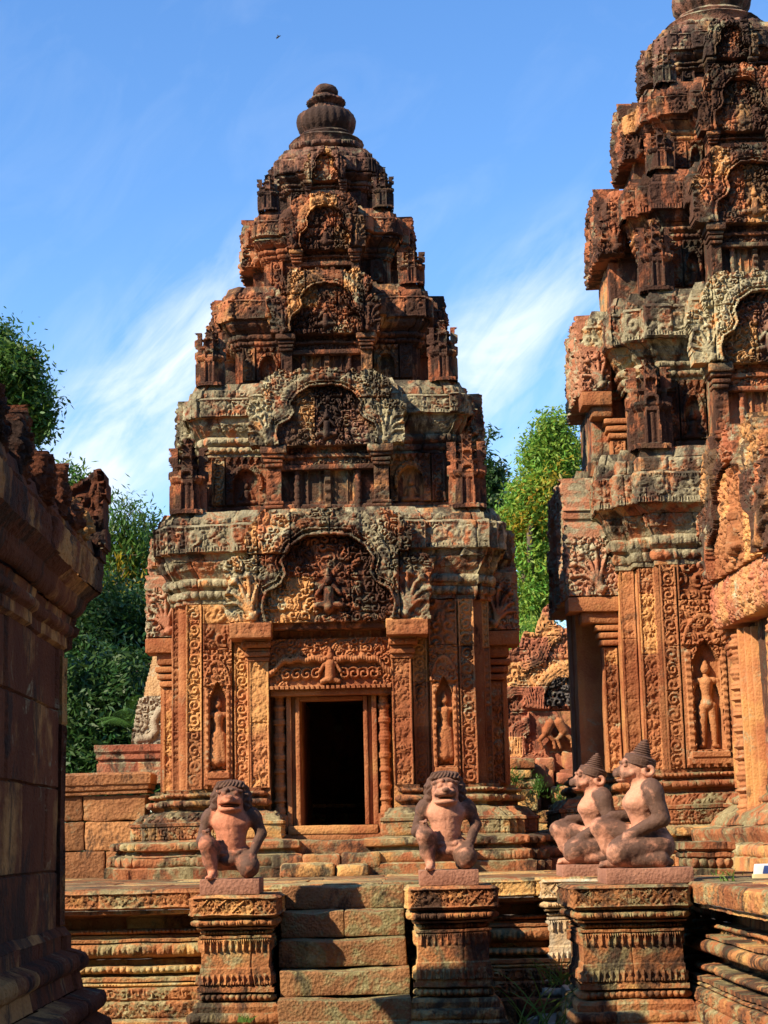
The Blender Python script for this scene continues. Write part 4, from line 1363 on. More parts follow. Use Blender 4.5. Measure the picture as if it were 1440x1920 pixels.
# lintel: garland with hanging scrolls and a small deity in the middle
def lintel_fn(U, V):
    H, hw = 0.50, 0.60
    h = 0.040 * volutes(U, V, 0.072, 77, 1.5)
    a = np.abs(U)
    yg = 0.290 + 0.010 * np.cos(a * 40) - 1.6 * np.clip(a - 0.42, 0, 1) ** 1.4
    d = np.abs(V - yg)
    h = np.where((V < yg) & (a > 0.075) & (a < 0.42), 0.0, h)
    for k in range(1, 5):
        cx = 0.035 + k * 0.098
        x, y = a - cx, V - 0.145
        r, th = np.hypot(x, y), np.arctan2(y, x)
        rr = r / 0.062
        sp = np.where(rr < 1.2, np.clip(1.15 - rr, 0, 1) ** 0.35 * (0.5 + 0.5 * np.cos(2 * PI * 1.25 * rr - th)), 0)
        h = np.maximum(h, 0.062 * sp)
    h = np.where(d < 0.032, 0.045 + np.sqrt(np.clip(0.032 ** 2 - d * d, 0, 1)) * 1.1 + 0.004 * np.cos(a * 240), h)
    f = capsules(U, V, [(0, .10, .045, 0, .24, .05), (0, .31, .036, 0, .32, .036), (0, .36, .022, 0, .40, .01), (-.05, .25, .02, -.10, .17, .018), (.05, .25, .02, .10, .17, .018), (-.03, .09, .03, -.08, .07, .024), (.03, .09, .03, .08, .07, .024)])
    h = np.where(f > 0.003, f + 0.05, h)
    h = np.where(V < 0.03, 0.03 + 0.03 * (np.abs(fr(U / 0.05) - 0.5) < 0.35), h)
    return h


m_ = MB()
relief(m_, (0, -w - 0.17, 3.02), (1, 0, 0), 1.20, 0.50, lintel_fn, 0.0075, None, 0.26, 0.55, 0.003, 250)
relief(m_, (0, -w - 0.12, 3.52), (1, 0, 0), 1.20, 0.16, lambda U, V: 0.02 * pattern('p', U + 5, V, 0.16, 3), 0.010, None, 0.14, 0.4, 0.003, 251)
block(m_, (0, -w - 0.06, 2.99), (1.19, 0.22, 0.06), res=0.05, r=0.008, wear=0.004, seed=252)
m_.build('lintel', M['red'], main, shift=SHIFT)
pe = pediment(main, 0, yf - 0.07, 3.665, 2.0, 1.12, 260, 'lichen', 'tier')
for o in (pe, *pe.children):
    o.data.transform(Matrix.Translation(SHIFT))
# filling masonry behind the pediment
m_ = MB()
block(m_, (0, yf + 0.12, 4.10), (1.56, 0.42, 1.0), res=0.1, r=0.02, wear=0.01, seed=262)
m_.build('porch_masonry', M['tier'], main, shift=SHIFT)
# threshold blocks in front of the doorway
m_ = MB()
for (x, y, z, sx, sy, sz, sd) in ((-0.02, yf - 0.10, 1.475, 1.16, 0.52, 0.16, 1), (-0.42, yf - 0.33, 1.36, 0.30, 0.36, 0.13, 2), (-0.10, yf - 0.36, 1.36, 0.36, 0.34, 0.14, 3), (0.27, yf - 0.33, 1.37, 0.36, 0.36, 0.15, 4), (-0.22, yf - 0.58, 1.28, 0.50, 0.34, 0.13, 5), (0.20, yf - 0.56, 1.27, 0.30, 0.34, 0.12, 6)):
    block(m_, (x, y, z), (sx, sy, sz), res=0.03, r=0.03, wear=0.020, seed=270 + sd, tint=0.3 + 0.1 * sd)
m_.build('threshold', M['base'], main, shift=SHIFT)

# the second, larger tower
R_T = [
    dict(w=1.56, b=1.21, c=1.40, a0=0.38, p=0.38, z0=2.17, zw=4.20, z1=4.80, z2=5.12, z3=5.40, ov=0.22, top=-0.55, pz=3.98, ph=1.34, pw=2.1, sth=0.56, aside=0.45, female=False, fh=0.92, nh=1.66),
    dict(w=1.34, b=1.02, c=1.20, a0=0.58, p=0.34, z0=5.44, zw=6.16, z1=6.58, z2=6.94, z3=7.14, ov=0.20, top=-0.45, pz=6.22, ph=0.95, pw=1.60, aw=0.36, ah=0.98),
    dict(w=1.10, b=0.86, c=0.98, a0=0.48, p=0.30, z0=7.16, zw=7.76, z1=8.08, z2=8.38, z3=8.56, ov=0.18, top=-0.38, pz=7.80, ph=0.85, pw=1.30, aw=0.30, ah=0.80),
    dict(w=0.86, b=0.70, c=0.78, a0=0.36, p=0.20, z0=8.58, zw=8.98, z1=9.24, z2=9.46, z3=9.66, ov=0.17, top=-0.28, pz=8.96, ph=0.75, pw=0.95, aw=0.24, ah=0.50),
    dict(w=0.64, b=0.52, c=0.58, a0=0.26, p=0.10, z0=9.68, zw=9.90, z1=10.10, z2=10.30, z3=10.46, ov=0.15, top=-0.16, pz=9.95, ph=0.45, pw=0.6, aw=0.20, ah=0.40),
]
e = thing('temple_tower', 'taller tiered sandstone tower on the right, niche guardian with a spear on its wall', 'tower', (3.95, 19.10, PLAT_Z), rz=0.0, group='carved sandstone towers')
RT = e
tower(e, R_T, 300, door=False, fin_s=1.35, near_side=-1)

# ------------------------------------------------------------------ antechamber joined to the taller tower
e = thing('antechamber', 'carved side hall joined to the taller tower, with ringed colonette and leafy pediment', 'hall', (3.3, 15.5, PLAT_Z))
AS = (-3.3, -15.5, -PLAT_Z)
AX = math.radians(3.5)
AUX = np.array((math.sin(AX), -math.cos(AX), 0.0))
ANR = np.array((-math.cos(AX), -math.sin(AX), 0.0))
AO = np.array((3.40, 17.45, 0.0))


def ap(s, n, z):
    return tuple(AO + AUX * s + ANR * n + np.array((0, 0, z)))


line = [ap(0.0, 0, 0)[:2], ap(0.55, 0, 0)[:2], ap(0.55, 0.12, 0)[:2], ap(4.2, 0.12, 0)[:2]]
m_ = MB()
sweep(m_, line, [(0.50, 1.20), (0.50, 1.33), (0.46, 1.34), (0.45, 1.44, 'l', 0.03), (0.40, 1.46), (0.42, 1.52), (0.42, 1.58, 'v', 0.012), (0.26, 1.60), (0.25, 1.61), (0.18, 1.72, 'm', 0.02), (0.12, 1.76), (0.06, 1.80), (0.07, 1.86, 'l', 0.03), (0.02, 1.88), (0.03, 1.95), (0.0, 1.96)], closed=False, seed=401, blen=0.42, boff=0.02, groove=0.014, wear=0.014, res=(0.02, 0.014, 0.3))
m_.build('base_moulding', M['base'], e, shift=AS)
m_ = MB()
sweep(m_, line, [(0, 1.95), (0, 4.0), (0.03, 4.02), (0.06, 4.10, 'b', 0.03), (0.10, 4.2, 'l', 0.03), (0.20, 4.4), (0.20, 4.62, 'm', 0.03), (0.12, 4.66), (0.02, 4.8), (-0.08, 4.95), (-0.30, 5.1), (-0.9, 5.15)], closed=False, seed=402, blen=0.55, boff=0.025, groove=0.014, wear=0.012, res=(0.02, 0.015, 0.3))
wl = m_.build('side_wall', M['tier'], e, shift=AS)
m_ = MB()
x0, y0, _z = ap(0.62, 0.145, 2.0)
strip(m_, *ap(0.40, 0.015, 0)[:2], 1.97, 0.22, 1.9, 403, 's', 0.03, ux=AUX)
strip(m_, *ap(0.16, 0.015, 0)[:2], 1.97, 0.20, 1.9, 404, 'y', 0.03, ux=AUX)
m_.build('pilaster', M['red'], wl, shift=AS)
for s in (0.80, 2.95):
    m_ = MB()
    x, y, z = ap(s, 0.10, 2.60)
    block(m_, (x, y, z), (0.18, 0.26, 1.32), res=0.04, r=0.02, wear=0.022, seed=405, tint=0.8, rz=-AX)
    for k, (hh, g) in enumerate(((0.05, 0.03), (0.05, 0.06), (0.04, 0.03), (0.07, 0.09), (0.08, 0.14))):
        block(m_, (x, y, 3.22 + k * 0.055), (0.20 + g, 0.28 + g, hh), res=0.04, r=0.012, wear=0.008, seed=406 + k, tint=0.5, rz=-AX)
    m_.build('door_pilaster', M['red'], wl, shift=AS)
for s in (1.24, 2.5):
    m_ = MB()
    prof = []
    for i in range(161):
        v = i / 160
        rings = 0
        for cz, wd in ((0.03, 0.03), (0.12, 0.014), (0.20, 0.02), (0.30, 0.012), (0.37, 0.018), (0.47, 0.03), (0.55, 0.02), (0.63, 0.012), (0.70, 0.02), (0.78, 0.03), (0.86, 0.014), (0.94, 0.02)):
            rings = max(rings, math.exp(-((v - cz) / wd) ** 4))
        prof.append((0.098 + 0.026 * rings + 0.007 * math.cos(v * 210), v * 1.62))
    x, y, z = ap(s, 0.20, 1.72)
    lathe(m_, (x, y, z), [(0.1, 0)] + prof, 32, lambda th, Z: 1 + 0.03 * np.cos(8 * th), 0.005, 410)
    block(m_, (x, y, 1.66), (0.26, 0.28, 0.16), res=0.04, r=0.02, wear=0.01, seed=411, rz=-AX, pats={'-x': ('v', 0.02, 0.02)})
    m_.build('colonette', M['red'], wl, shift=AS)
m_ = MB()
for k, (s0, n) in enumerate(((1.40, 0.20), (1.48, 0.16), (1.56, 0.12))):
    x, y, z = ap(s0, n, 2.5)
    block(m_, (x, y, z), (0.16, 0.075, 1.75), res=0.06, r=0.008, wear=0.006, seed=413 + k, rz=-AX, tint=0.75)
x, y, z = ap(2.0, 0.13, 2.45)
block(m_, (x, y, z), (0.06, 0.95, 1.70), res=0.06, r=0.008, wear=0.006, seed=417, rz=-AX, tint=0.85)
m_.build('door_frame', M['red'], wl, shift=AS)


def lint2(U, V):
    g = volutes(U * 1.0, V * 0.72, 0.062, 420, 1.3)
    roll = np.sqrt(np.clip(1 - ((V - 0.22) / 0.24) ** 2, 0, 1))
    return 0.10 * roll + 0.042 * g


m_ = MB()
relief(m_, ap(2.05, 0.28, 3.42), AUX, 2.25, 0.48, lint2, 0.011, None, 0.26, 0.75, 0.006, 420)
m_.build('lintel', M['ruin'], wl, shift=AS)
pe = pediment(wl, *ap(2.0, 0.33, 3.86), 2.50, 1.22, 430, 'tier', 'red', depth=0.09, res=0.013, ux=AUX)
for o in (pe, *pe.children):
    o.data.transform(Matrix.Translation(AS))
for k, (s, n, z, a, b_, c_) in enumerate(((1.95, 0.12, 4.32, 0.30, 2.1, 0.9), (2.45, 0.08, 4.93, 0.30, 1.0, 0.26))):
    m_ = MB()
    x, y, zz = ap(s, n, z)
    block(m_, (x, y, zz), (a, b_, c_), res=0.05, r=0.05, wear=0.03, seed=440 + k, rz=-AX, tint=0.4)
    m_.build('roof_stone', M['lichen'], wl, shift=AS)

# moulded block lying in front of the side hall
e = thing('moulded_block', 'loose moulded stone block lying behind the foremost crowned figure', 'stone block', (2.47, 14.25, PLAT_Z))
m_ = MB()
hb = MB()
sweep(m_, [(-0.17, -0.30), (0.19, -0.30), (0.19, 0.3), (-0.17, 0.3)], [(0.0, 0.0), (0.0, 0.05), (-0.02, 0.06), (-0.02, 0.13, 'b', 0.03), (0.0, 0.14), (0.0, 0.17), (-0.015, 0.18), (0.015, 0.20), (0.015, 0.25), (-0.16, 0.262)], seed=451, blen=0.6, wear=0.016, res=(0.012, 0.012, 0.1))
m_.build('moulded_body', M['base'], e)

# ------------------------------------------------------------------ the near library hall in shade
e = thing('library_hall', 'dark shaded stone hall at the near left, with stepped eaves', 'hall', (-2.688, 7.68, 0))
e.scale = (0.96, 0.96, 0.985)
LS = (2.8, -8, 0)
LP = [(-1.90, 4.2), (-2.03, 11.0), (-2.90, 11.0), (-2.90, 8.6), (-4.6, 8.6), (-4.6, 4.2)]
m_ = MB()
sweep(m_, LP, [(0.40, -0.02), (0.40, 0.24), (0.34, 0.26), (0.34, 0.42, 'd', 0.02), (0.30, 0.44), (0.26, 0.56, 'v', 0.02), (0.20, 0.60), (0.24, 0.63), (0.24, 0.72, 'l', 0.03), (0.12, 0.75), (0.10, 0.84), (0.14, 0.87), (0.13, 0.95, 'b', 0.02), (0.05, 0.98), (0.05, 1.06), (0.02, 1.10), (0.0, 1.11)], seed=460, blen=0.7, boff=0.015, groove=0.016, wear=0.008, res=(0.04, 0.018, 0.05))
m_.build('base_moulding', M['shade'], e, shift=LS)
m_ = MB()
sweep(m_, LP, [(0.0, 1.10), (0.0, 1.42), (-0.014, 1.43), (0.0, 1.44), (0.004, 1.90), (-0.012, 1.91), (0.004, 1.92), (0.0, 2.36), (-0.014, 2.37), (0.0, 2.38), (0.0, 2.74)], seed=461, blen=0.8, boff=0.012, groove=0.016, wear=0.007, res=(0.04, 0.03, 0.05))
for q, yy in enumerate((10.90, 10.62)):
    pass
strip(m_, -2.015, 10.885, 1.12, 0.16, 1.58, 462, 'y', 0.02, ux=(0, 1, 0))
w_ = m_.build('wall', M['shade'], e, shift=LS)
m_ = MB()
sweep(m_, LP, [(0.0, 2.74), (0.035, 2.76), (0.035, 2.82), (0.05, 2.83), (0.07, 2.89, 't', 0.02), (0.05, 2.90), (0.06, 2.95), (0.12, 3.02, 't', 0.02), (0.13, 3.06), (0.20, 3.12), (0.21, 3.30, 'v', 0.014), (0.17, 3.31), (0.19, 3.34), (0.17, 3.42), (0.05, 3.46), (-0.02, 3.6), (-0.15, 3.72), (-0.26, 3.78)], seed=463, blen=0.62, boff=0.02, groove=0.016, wear=0.009, res=(0.04, 0.018, 0.05))
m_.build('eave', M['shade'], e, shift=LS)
for k, (yy, hh, ww) in enumerate(((8.10, 0.34, 0.40), (8.72, 0.38, 0.30), (9.32, 0.28, 0.38), (9.80, 0.31, 0.26), (10.22, 0.20, 0.30), (10.56, 0.19, 0.20))):
    m_ = MB()
    hw = ww / 2
    shp = [(-hw, 0), (hw, 0), (hw * 1.02, hh * 0.35), (hw * 0.95, hh * 0.62), (hw * 0.72, hh * 0.8), (hw * 0.55, hh * 0.97), (hw * 0.1, hh * 1.02), (-hw * 0.35, hh * 0.9), (-hw * 0.8, hh * 0.72), (-hw, hh * 0.4)]
    relief(m_, (-1.84, yy, 3.36), (0, 1, 0), ww * 1.1, hh * 1.05, lambda U, V: 0.05 * volutes(U, V, 0.09, 470 + k, 1.5) + 0.03 * (np.hypot(U, V - hh * 0.4) < hw * 0.5), 0.012, lambda U, V: inpoly(U, V, shp), 0.17, 0.3 + 0.1 * k, 0.012, 470 + k)
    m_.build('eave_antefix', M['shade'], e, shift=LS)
m_ = MB()
ACR = [(-0.62, -0.02), (-0.12, -0.02), (0.03, 0.05), (0.10, 0.30), (0.08, 0.52), (0.105, 0.62), (0.08, 0.75), (0.03, 0.77), (-0.34, 0.50), (-0.62, 0.47)]
relief(m_, (-1.86, 11.0, 3.12), (1, 0, 0), 1.4, 0.8, lambda U, V: 0.04 * volutes(U, V, 0.10, 490) * (V > 0.1), 0.015, lambda U, V: inpoly(U + 0.012 * vnoise(np.stack([U * 14, V * 14, U * 0], -1), 3), V, ACR), 0.22, 0.5, 0.014, 491)
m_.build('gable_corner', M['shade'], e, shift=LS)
# ------------------------------------------------------------------ laterite wall and gable fragment on the left
e = thing('laterite_wall', 'low wall of big pitted laterite blocks behind the near hall', 'wall', (-3.5, 18.8, PLAT_Z))
WS = (3.5, -18.8, -PLAT_Z)
m_ = MB()
for r, (za, zb_) in enumerate(((1.20, 1.50), (1.50, 1.80), (1.80, 2.075))):
    x = -5.4 + 0.2 * r
    k = 0
    while x < -2.56:
        xe = x + 0.36 + 0.34 * rnd(r * 37 + k, 77)
        if -2.56 - xe < 0.22:
            xe = -2.55
        block(m_, ((x + xe) / 2, 18.8 + 0.01 * rnd(k, 8), (za + zb_) / 2), (xe - x - 0.010, 0.42, zb_ - za - 0.008), res=0.022, r=0.016, wear=0.016, seed=500 + r, tint=float(rnd(r * 11 + k, 6)))
        x = xe
        k += 1
m_.build('block_course', M['later'], e, shift=WS)
m_ = MB()
sweep(m_, [(-5.4, 18.58), (-2.55, 18.58), (-2.55, 19.0)], [(0.0, 2.075), (0.02, 2.08), (0.02, 2.10), (0.0, 2.11), (0.03, 2.125), (0.035, 2.17), (0.05, 2.18), (0.055, 2.28), (0.02, 2.305), (-0.2, 2.31)], closed=False, seed=503, blen=0.62, boff=0.012, groove=0.012, wear=0.012, res=(0.03, 0.03, 0.3))
m_.build('coping', M['later'], e, shift=WS)
e = thing('gable_fragment', 'pale carved gable end standing on moulded stones at the left tower side', 'gable', (-2.8, 19.3, 2.3))
GS = (2.8, -19.3, -2.3)
m_ = MB()
sweep(m_, [(-3.16, 19.15), (-2.42, 19.15), (-2.42, 19.6), (-3.16, 19.6)], [(0.0, 2.20), (0.0, 2.42), (-0.015, 2.43), (-0.015, 2.46), (0.01, 2.48, 't', 0.012), (0.01, 2.52), (0.03, 2.55), (0.03, 2.62), (-0.3, 2.63)], seed=510, blen=0.45, wear=0.010, res=(0.02, 0.03, 0.3))
m_.build('moulded_course', M['ruin'], e, shift=GS)
GP = [(-0.20, 0), (0.20, 0), (0.20, 1.05), (0.06, 1.05), (-0.02, 0.72), (-0.06, 0.52), (-0.11, 0.5), (-0.19, 0.12)]


def gfn(U, V):
    h = 0.03 * volutes(U, V, 0.055, 512, 1.2)
    s = dpoly(U, V, [(-0.12, 0.05), (0.02, 0.07), (0.08, 0.14), (0.06, 0.25), (0.12, 0.36)])
    h = np.where(s < 0.04, 0.040 * np.sqrt(np.clip(1 - (s / 0.042) ** 2, 0, 1)) + 0.008, h)
    return np.where(V > 0.52, 0.012, h)


m_ = MB()
relief(m_, (-2.62, 19.30, 2.63), (1, 0, 0), 0.42, 1.06, gfn, 0.011, lambda U, V: inpoly(U, V, GP), 0.20, lambda U, V: 0.4 + 0.5 * (V > 0.52), 0.008, 513)
m_.build('carved_slab', M['grey'], e, shift=GS)
m_ = MB()
block(m_, (-2.28, 19.5, 2.4), (0.24, 0.4, 2.4), res=0.05, r=0.03, wear=0.02, seed=515, tint=0.2)
m_.build('rear_pier', M['ruin'], e, shift=GS)

# ------------------------------------------------------------------ ruined gable between the towers
e = thing('ruined_gable', 'ruined triangular gable wall with serpent bands, standing between the two towers', 'gable', (2.24, 24.6, 1.18))
e.scale = (1.118, 1.118, 1.118)
RS = (-2.0, -22.0, -PLAT_Z)
GX = 2.0
RO = [(-0.78, 1.25), (-0.76, 2.05), (-0.66, 2.36), (-0.46, 2.62), (-0.33, 2.68), (-0.26, 2.90), (-0.12, 2.86), (-0.02, 3.16), (0.06, 3.22), (0.10, 2.95), (0.30, 2.88), (0.40, 2.66), (0.62, 2.5), (0.75, 2.2), (0.9, 1.9), (0.9, 1.25)]


def rfn(U, V):
    h = 0.035 * volutes(U, V, 0.075, 520, 1.4)
    for pts, rr in (([(-0.42, 1.35), (-0.40, 1.62), (-0.22, 1.72), (-0.12, 1.86), (-0.10, 2.10), (0.02, 2.26), (0.16, 2.36), (0.34, 2.24), (0.46, 2.05), (0.48, 1.5)], 0.10), ([(-0.62, 1.75), (-0.60, 2.0), (-0.45, 2.14), (-0.28, 2.12), (-0.24, 1.96)], 0.07), ([(-0.30, 2.42), (-0.1, 2.5), (0.0, 2.72), (0.12, 2.8)], 0.07)):
        d = dpoly(U, V, pts)
        h = np.where(d < rr, 0.05 + 0.007 * np.cos(d * 2 * PI / 0.034) + 0.012 * volutes(U, V, 0.05, 527, 1.1), h)
    n = np.hypot((U - 0.18) / 0.24, (V - 2.0) / 0.28)
    h = np.where((n < 1) & (V > 1.86), -0.02 + 0.06 * volutes(U, V, 0.11, 523, 1.5), h)
    h = np.where((np.abs(U - 0.16) < 0.42) & (V > 1.36) & (V < 1.88), 0.0, h)
    blk = rnd(np.floor(U / 0.36) + 9 * np.floor(V / 0.31), 5) - 0.5
    h = h + 0.02 * blk - 0.02 * np.exp(-((fr(V / 0.31) * 0.31) / 0.008) ** 2)
    return h


m_ = MB()
relief(m_, (GX, 22.0, 1.22), (1, 0, 0), 1.9, 3.3, rfn, 0.015, lambda U, V: inpoly(U + 0.02 * vnoise(np.stack([U * 9, V * 9, U * 0], -1), 6), V + 0.03 * vnoise(np.stack([U * 9 + 5, V * 9, U * 0], -1), 8), RO), 0.30, lambda U, V: rnd(np.floor(U / 0.36) + 9 * np.floor(V / 0.31), 15), 0.014, 521)
gp = m_.build('gable_slab', M['ruin'], e, shift=RS)
m_ = MB()
fc = []
for (x, z, s, lean) in ((-0.06, 1.42, 0.33, 0.05), (0.16, 1.42, 0.34, -0.06), (0.38, 1.44, 0.30, 0.02)):
    fc += [(x, z + .60 * s, .13 * s, x + lean, z + .88 * s, .15 * s), (x + lean * 1.2, z + 1.0 * s, .07 * s, x + lean * 1.2, z + 1.04 * s, .06 * s), (x, z + .55 * s, .09 * s, x - .26 * s, z + .30 * s, .07 * s), (x - .26 * s, z + .30 * s, .06 * s, x - .16 * s, z, .05 * s), (x, z + .55 * s, .09 * s, x + .26 * s, z + .28 * s, .07 * s), (x + .26 * s, z + .28 * s, .06 * s, x + .3 * s, z, .05 * s),
           (x + lean, z + .88 * s, .06 * s, x + lean + .30 * s, z + .80 * s, .04 * s), (x + lean, z + .88 * s, .06 * s, x + lean - .28 * s, z + .72 * s, .04 * s)]
fc = [(a, b - 0.02, r * 1.35, c, d - 0.02, q * 1.35) for a, b, r, c, d, q in fc]
relief(m_, (GX, 21.89, 1.22), (1, 0, 0), 1.2, 2.1, lambda U, V: capsules(U, V, fc) * 1.2, 0.010, lambda U, V: capsules(U, V, fc) > 0.004, 0.06, 0.55, 0.002, 525)
m_.build('dancing_figures', M['red'], gp, shift=RS)
m_ = MB()
relief(m_, (GX + 0.18, 22.0, 1.22 + 1.92), (1, 0, 0), 0.46, 0.42, lambda U, V: 0.07 * volutes(U, V, 0.10, 528, 1.5), 0.010, lambda U, V: (np.hypot(U / 0.22, V / 0.40) < 1), 0.06, 0.5, 0.004, 528)
m_.build('blackened_panel', M['blackstone'], gp, shift=RS)
m_ = MB()
for k in range(60):
    x = GX - 0.75 + 1.65 * rnd(k, 31)
    z = 1.30 + 1.2 * rnd(k, 32) ** 1.1
    s = 0.10 + 0.16 * rnd(k, 33)
    block(m_, (x, 21.98 - 0.10 * rnd(k, 34) - 0.25 * (1.2 - (z - 1.3)) / 1.2 * rnd(k, 35), z), (s * 1.5, 0.3, s), res=0.04, r=0.03, wear=0.035, seed=530 + k, tint=float(rnd(k, 36)), rz=0.25 * (rnd(k, 37) - 0.5))
block(m_, (GX + 0.05, 22.12, 1.85), (1.75, 0.3, 1.4), res=0.05, r=0.03, wear=0.05, seed=531, tint=0.3)
m_.build('rubble_core', M['ruin'], e, shift=RS)
m_ = MB()
for k, (x, z, w, h) in enumerate(((-0.40, 2.42, 0.30, 0.12), (-0.42, 2.30, 0.26, 0.11), (-0.38, 2.18, 0.28, 0.12), (-0.36, 1.98, 0.26, 0.26), (-0.24, 1.78, 0.50, 0.14), (-0.14, 1.66, 0.66, 0.10), (-0.08, 1.50, 0.74, 0.20), (0.0, 1.30, 0.9, 0.2), (0.34, 1.72, 0.3, 0.12))):
    block(m_, (GX + x, 21.62 + 0.02 * (k % 3), z), (w, 0.34, h), res=0.03, r=0.02, wear=0.016, seed=540 + k, tint=0.6 + 0.3 * (k % 2), pats={'-y': ('v', 0.014, 0.015)} if k in (2, 3, 6) else None)
m_.build('broken_pier', M['plat'], e, shift=RS)


# ------------------------------------------------------------------ statues, each body one continuous surface
def sdf_mesh(prims, lo, hi, h):
    lo, hi = np.array(lo), np.array(hi)
    n = np.ceil((hi - lo) / h).astype(int) + 1
    ax = [lo[i] + h * np.arange(n[i]) for i in range(3)]
    X, Y, Z = np.meshgrid(*ax, indexing='ij')
    F = np.full(X.shape, 9.0)

    def dist(p, X, Y, Z):
        if p[0] == 'c':
            (x0, y0, z0), r0, (x1, y1, z1), r1 = p[1:5]
            d = np.array((x1 - x0, y1 - y0, z1 - z0))
            t = np.clip(((X - x0) * d[0] + (Y - y0) * d[1] + (Z - z0) * d[2]) / max(1e-12, d @ d), 0, 1)
            return np.sqrt((X - x0 - t * d[0]) ** 2 + (Y - y0 - t * d[1]) ** 2 + (Z - z0 - t * d[2]) ** 2) - (r0 + (r1 - r0) * t)
        (x0, y0, z0), (a, b, c) = p[1:3]
        k0 = np.sqrt(((X - x0) / a) ** 2 + ((Y - y0) / b) ** 2 + ((Z - z0) / c) ** 2)
        k1 = np.sqrt(((X - x0) / a ** 2) ** 2 + ((Y - y0) / b ** 2) ** 2 + ((Z - z0) / c ** 2) ** 2)
        return k0 * (k0 - 1) / np.maximum(k1, 1e-6)
    for p in prims:
        k, op = p[-2], p[0]
        q = ('c' if 'c' in op else 'e',) + tuple(p[1:])
        d = dist(q, X, Y, Z)
        if op[0] == '-':
            hh = np.clip(0.5 - 0.5 * (d + F) / k, 0, 1)
            F = F + (-d - F) * hh + k * hh * (1 - hh)
        else:
            hh = np.clip(0.5 + 0.5 * (d - F) / k, 0, 1)
            F = d + (F - d) * hh - k * hh * (1 - hh)
    S = F < 0
    cnt = sum(S[a:n[0] - 1 + a, b:n[1] - 1 + b, c:n[2] - 1 + c].astype(int) for a in (0, 1) for b in (0, 1) for c in (0, 1))
    act = (cnt > 0) & (cnt < 8)
    I, J, K = np.nonzero(act)
    acc, num = np.zeros((len(I), 3)), np.zeros(len(I))
    cor = [(a, b, c) for a in (0, 1) for b in (0, 1) for c in (0, 1)]
    for p0 in cor:
        for d in range(3):
            if p0[d]:
                continue
            p1 = list(p0)
            p1[d] = 1
            f0 = F[I + p0[0], J + p0[1], K + p0[2]]
            f1 = F[I + p1[0], J + p1[1], K + p1[2]]
            m = (f0 < 0) != (f1 < 0)
            t = np.where(m, f0 / np.where(m, f0 - f1, 1), 0)
            pt = np.array(p0, float)[None, :] + t[:, None] * (np.array(p1) - np.array(p0))[None, :]
            acc += np.where(m[:, None], pt, 0)
            num += m
    V = lo + h * (np.stack([I, J, K], 1) + acc / num[:, None])
    idx = np.full(act.shape, -1)
    idx[I, J, K] = np.arange(len(I))
    quads = []
    for d in range(3):
        u, v = (d + 1) % 3, (d + 2) % 3
        sl0, sl1 = [slice(None)] * 3, [slice(None)] * 3
        sl0[d], sl1[d] = slice(0, -1), slice(1, None)
        a, b = S[tuple(sl0)], S[tuple(sl1)]
        ch = a != b
        E_ = np.argwhere(ch)
        E_ = E_[(E_[:, u] > 0) & (E_[:, v] > 0) & (E_[:, u] < n[u] - 1) & (E_[:, v] < n[v] - 1)]
        inside = a[E_[:, 0], E_[:, 1], E_[:, 2]]
        q = []
        for du, dv in ((-1, -1), (0, -1), (0, 0), (-1, 0)):
            e2 = E_.copy()
            e2[:, u] += du
            e2[:, v] += dv
            q.append(idx[e2[:, 0], e2[:, 1], e2[:, 2]])
        q = np.stack(q, 1)
        q = np.where(inside[:, None], q, q[:, ::-1])
        quads.append(q)
    Q = np.vstack(quads)
    Q = Q[(Q >= 0).all(1)]
    # patina of the closest limb
    best, pat = np.full(len(V), 9.0), np.zeros(len(V))
    wsum = np.zeros(len(V))
    for p in prims:
        if p[0][0] == '-':
            continue
        d = dist(p, V[:, 0], V[:, 1], V[:, 2])
        w = np.exp(-np.clip(d + 0.02, 0, 1) / 0.022)
        pat += w * p[-1]
        wsum += w
    V = V + wear3(V * 2.5, .0055, 3)
    m_ = MB()
    m_.add(V, Q, pat / np.maximum(wsum, 1e-9))
    return m_


def smooth_build(m_, name, mat, parent):
    o = m_.build(name, mat, parent, sharp=0)
    return o


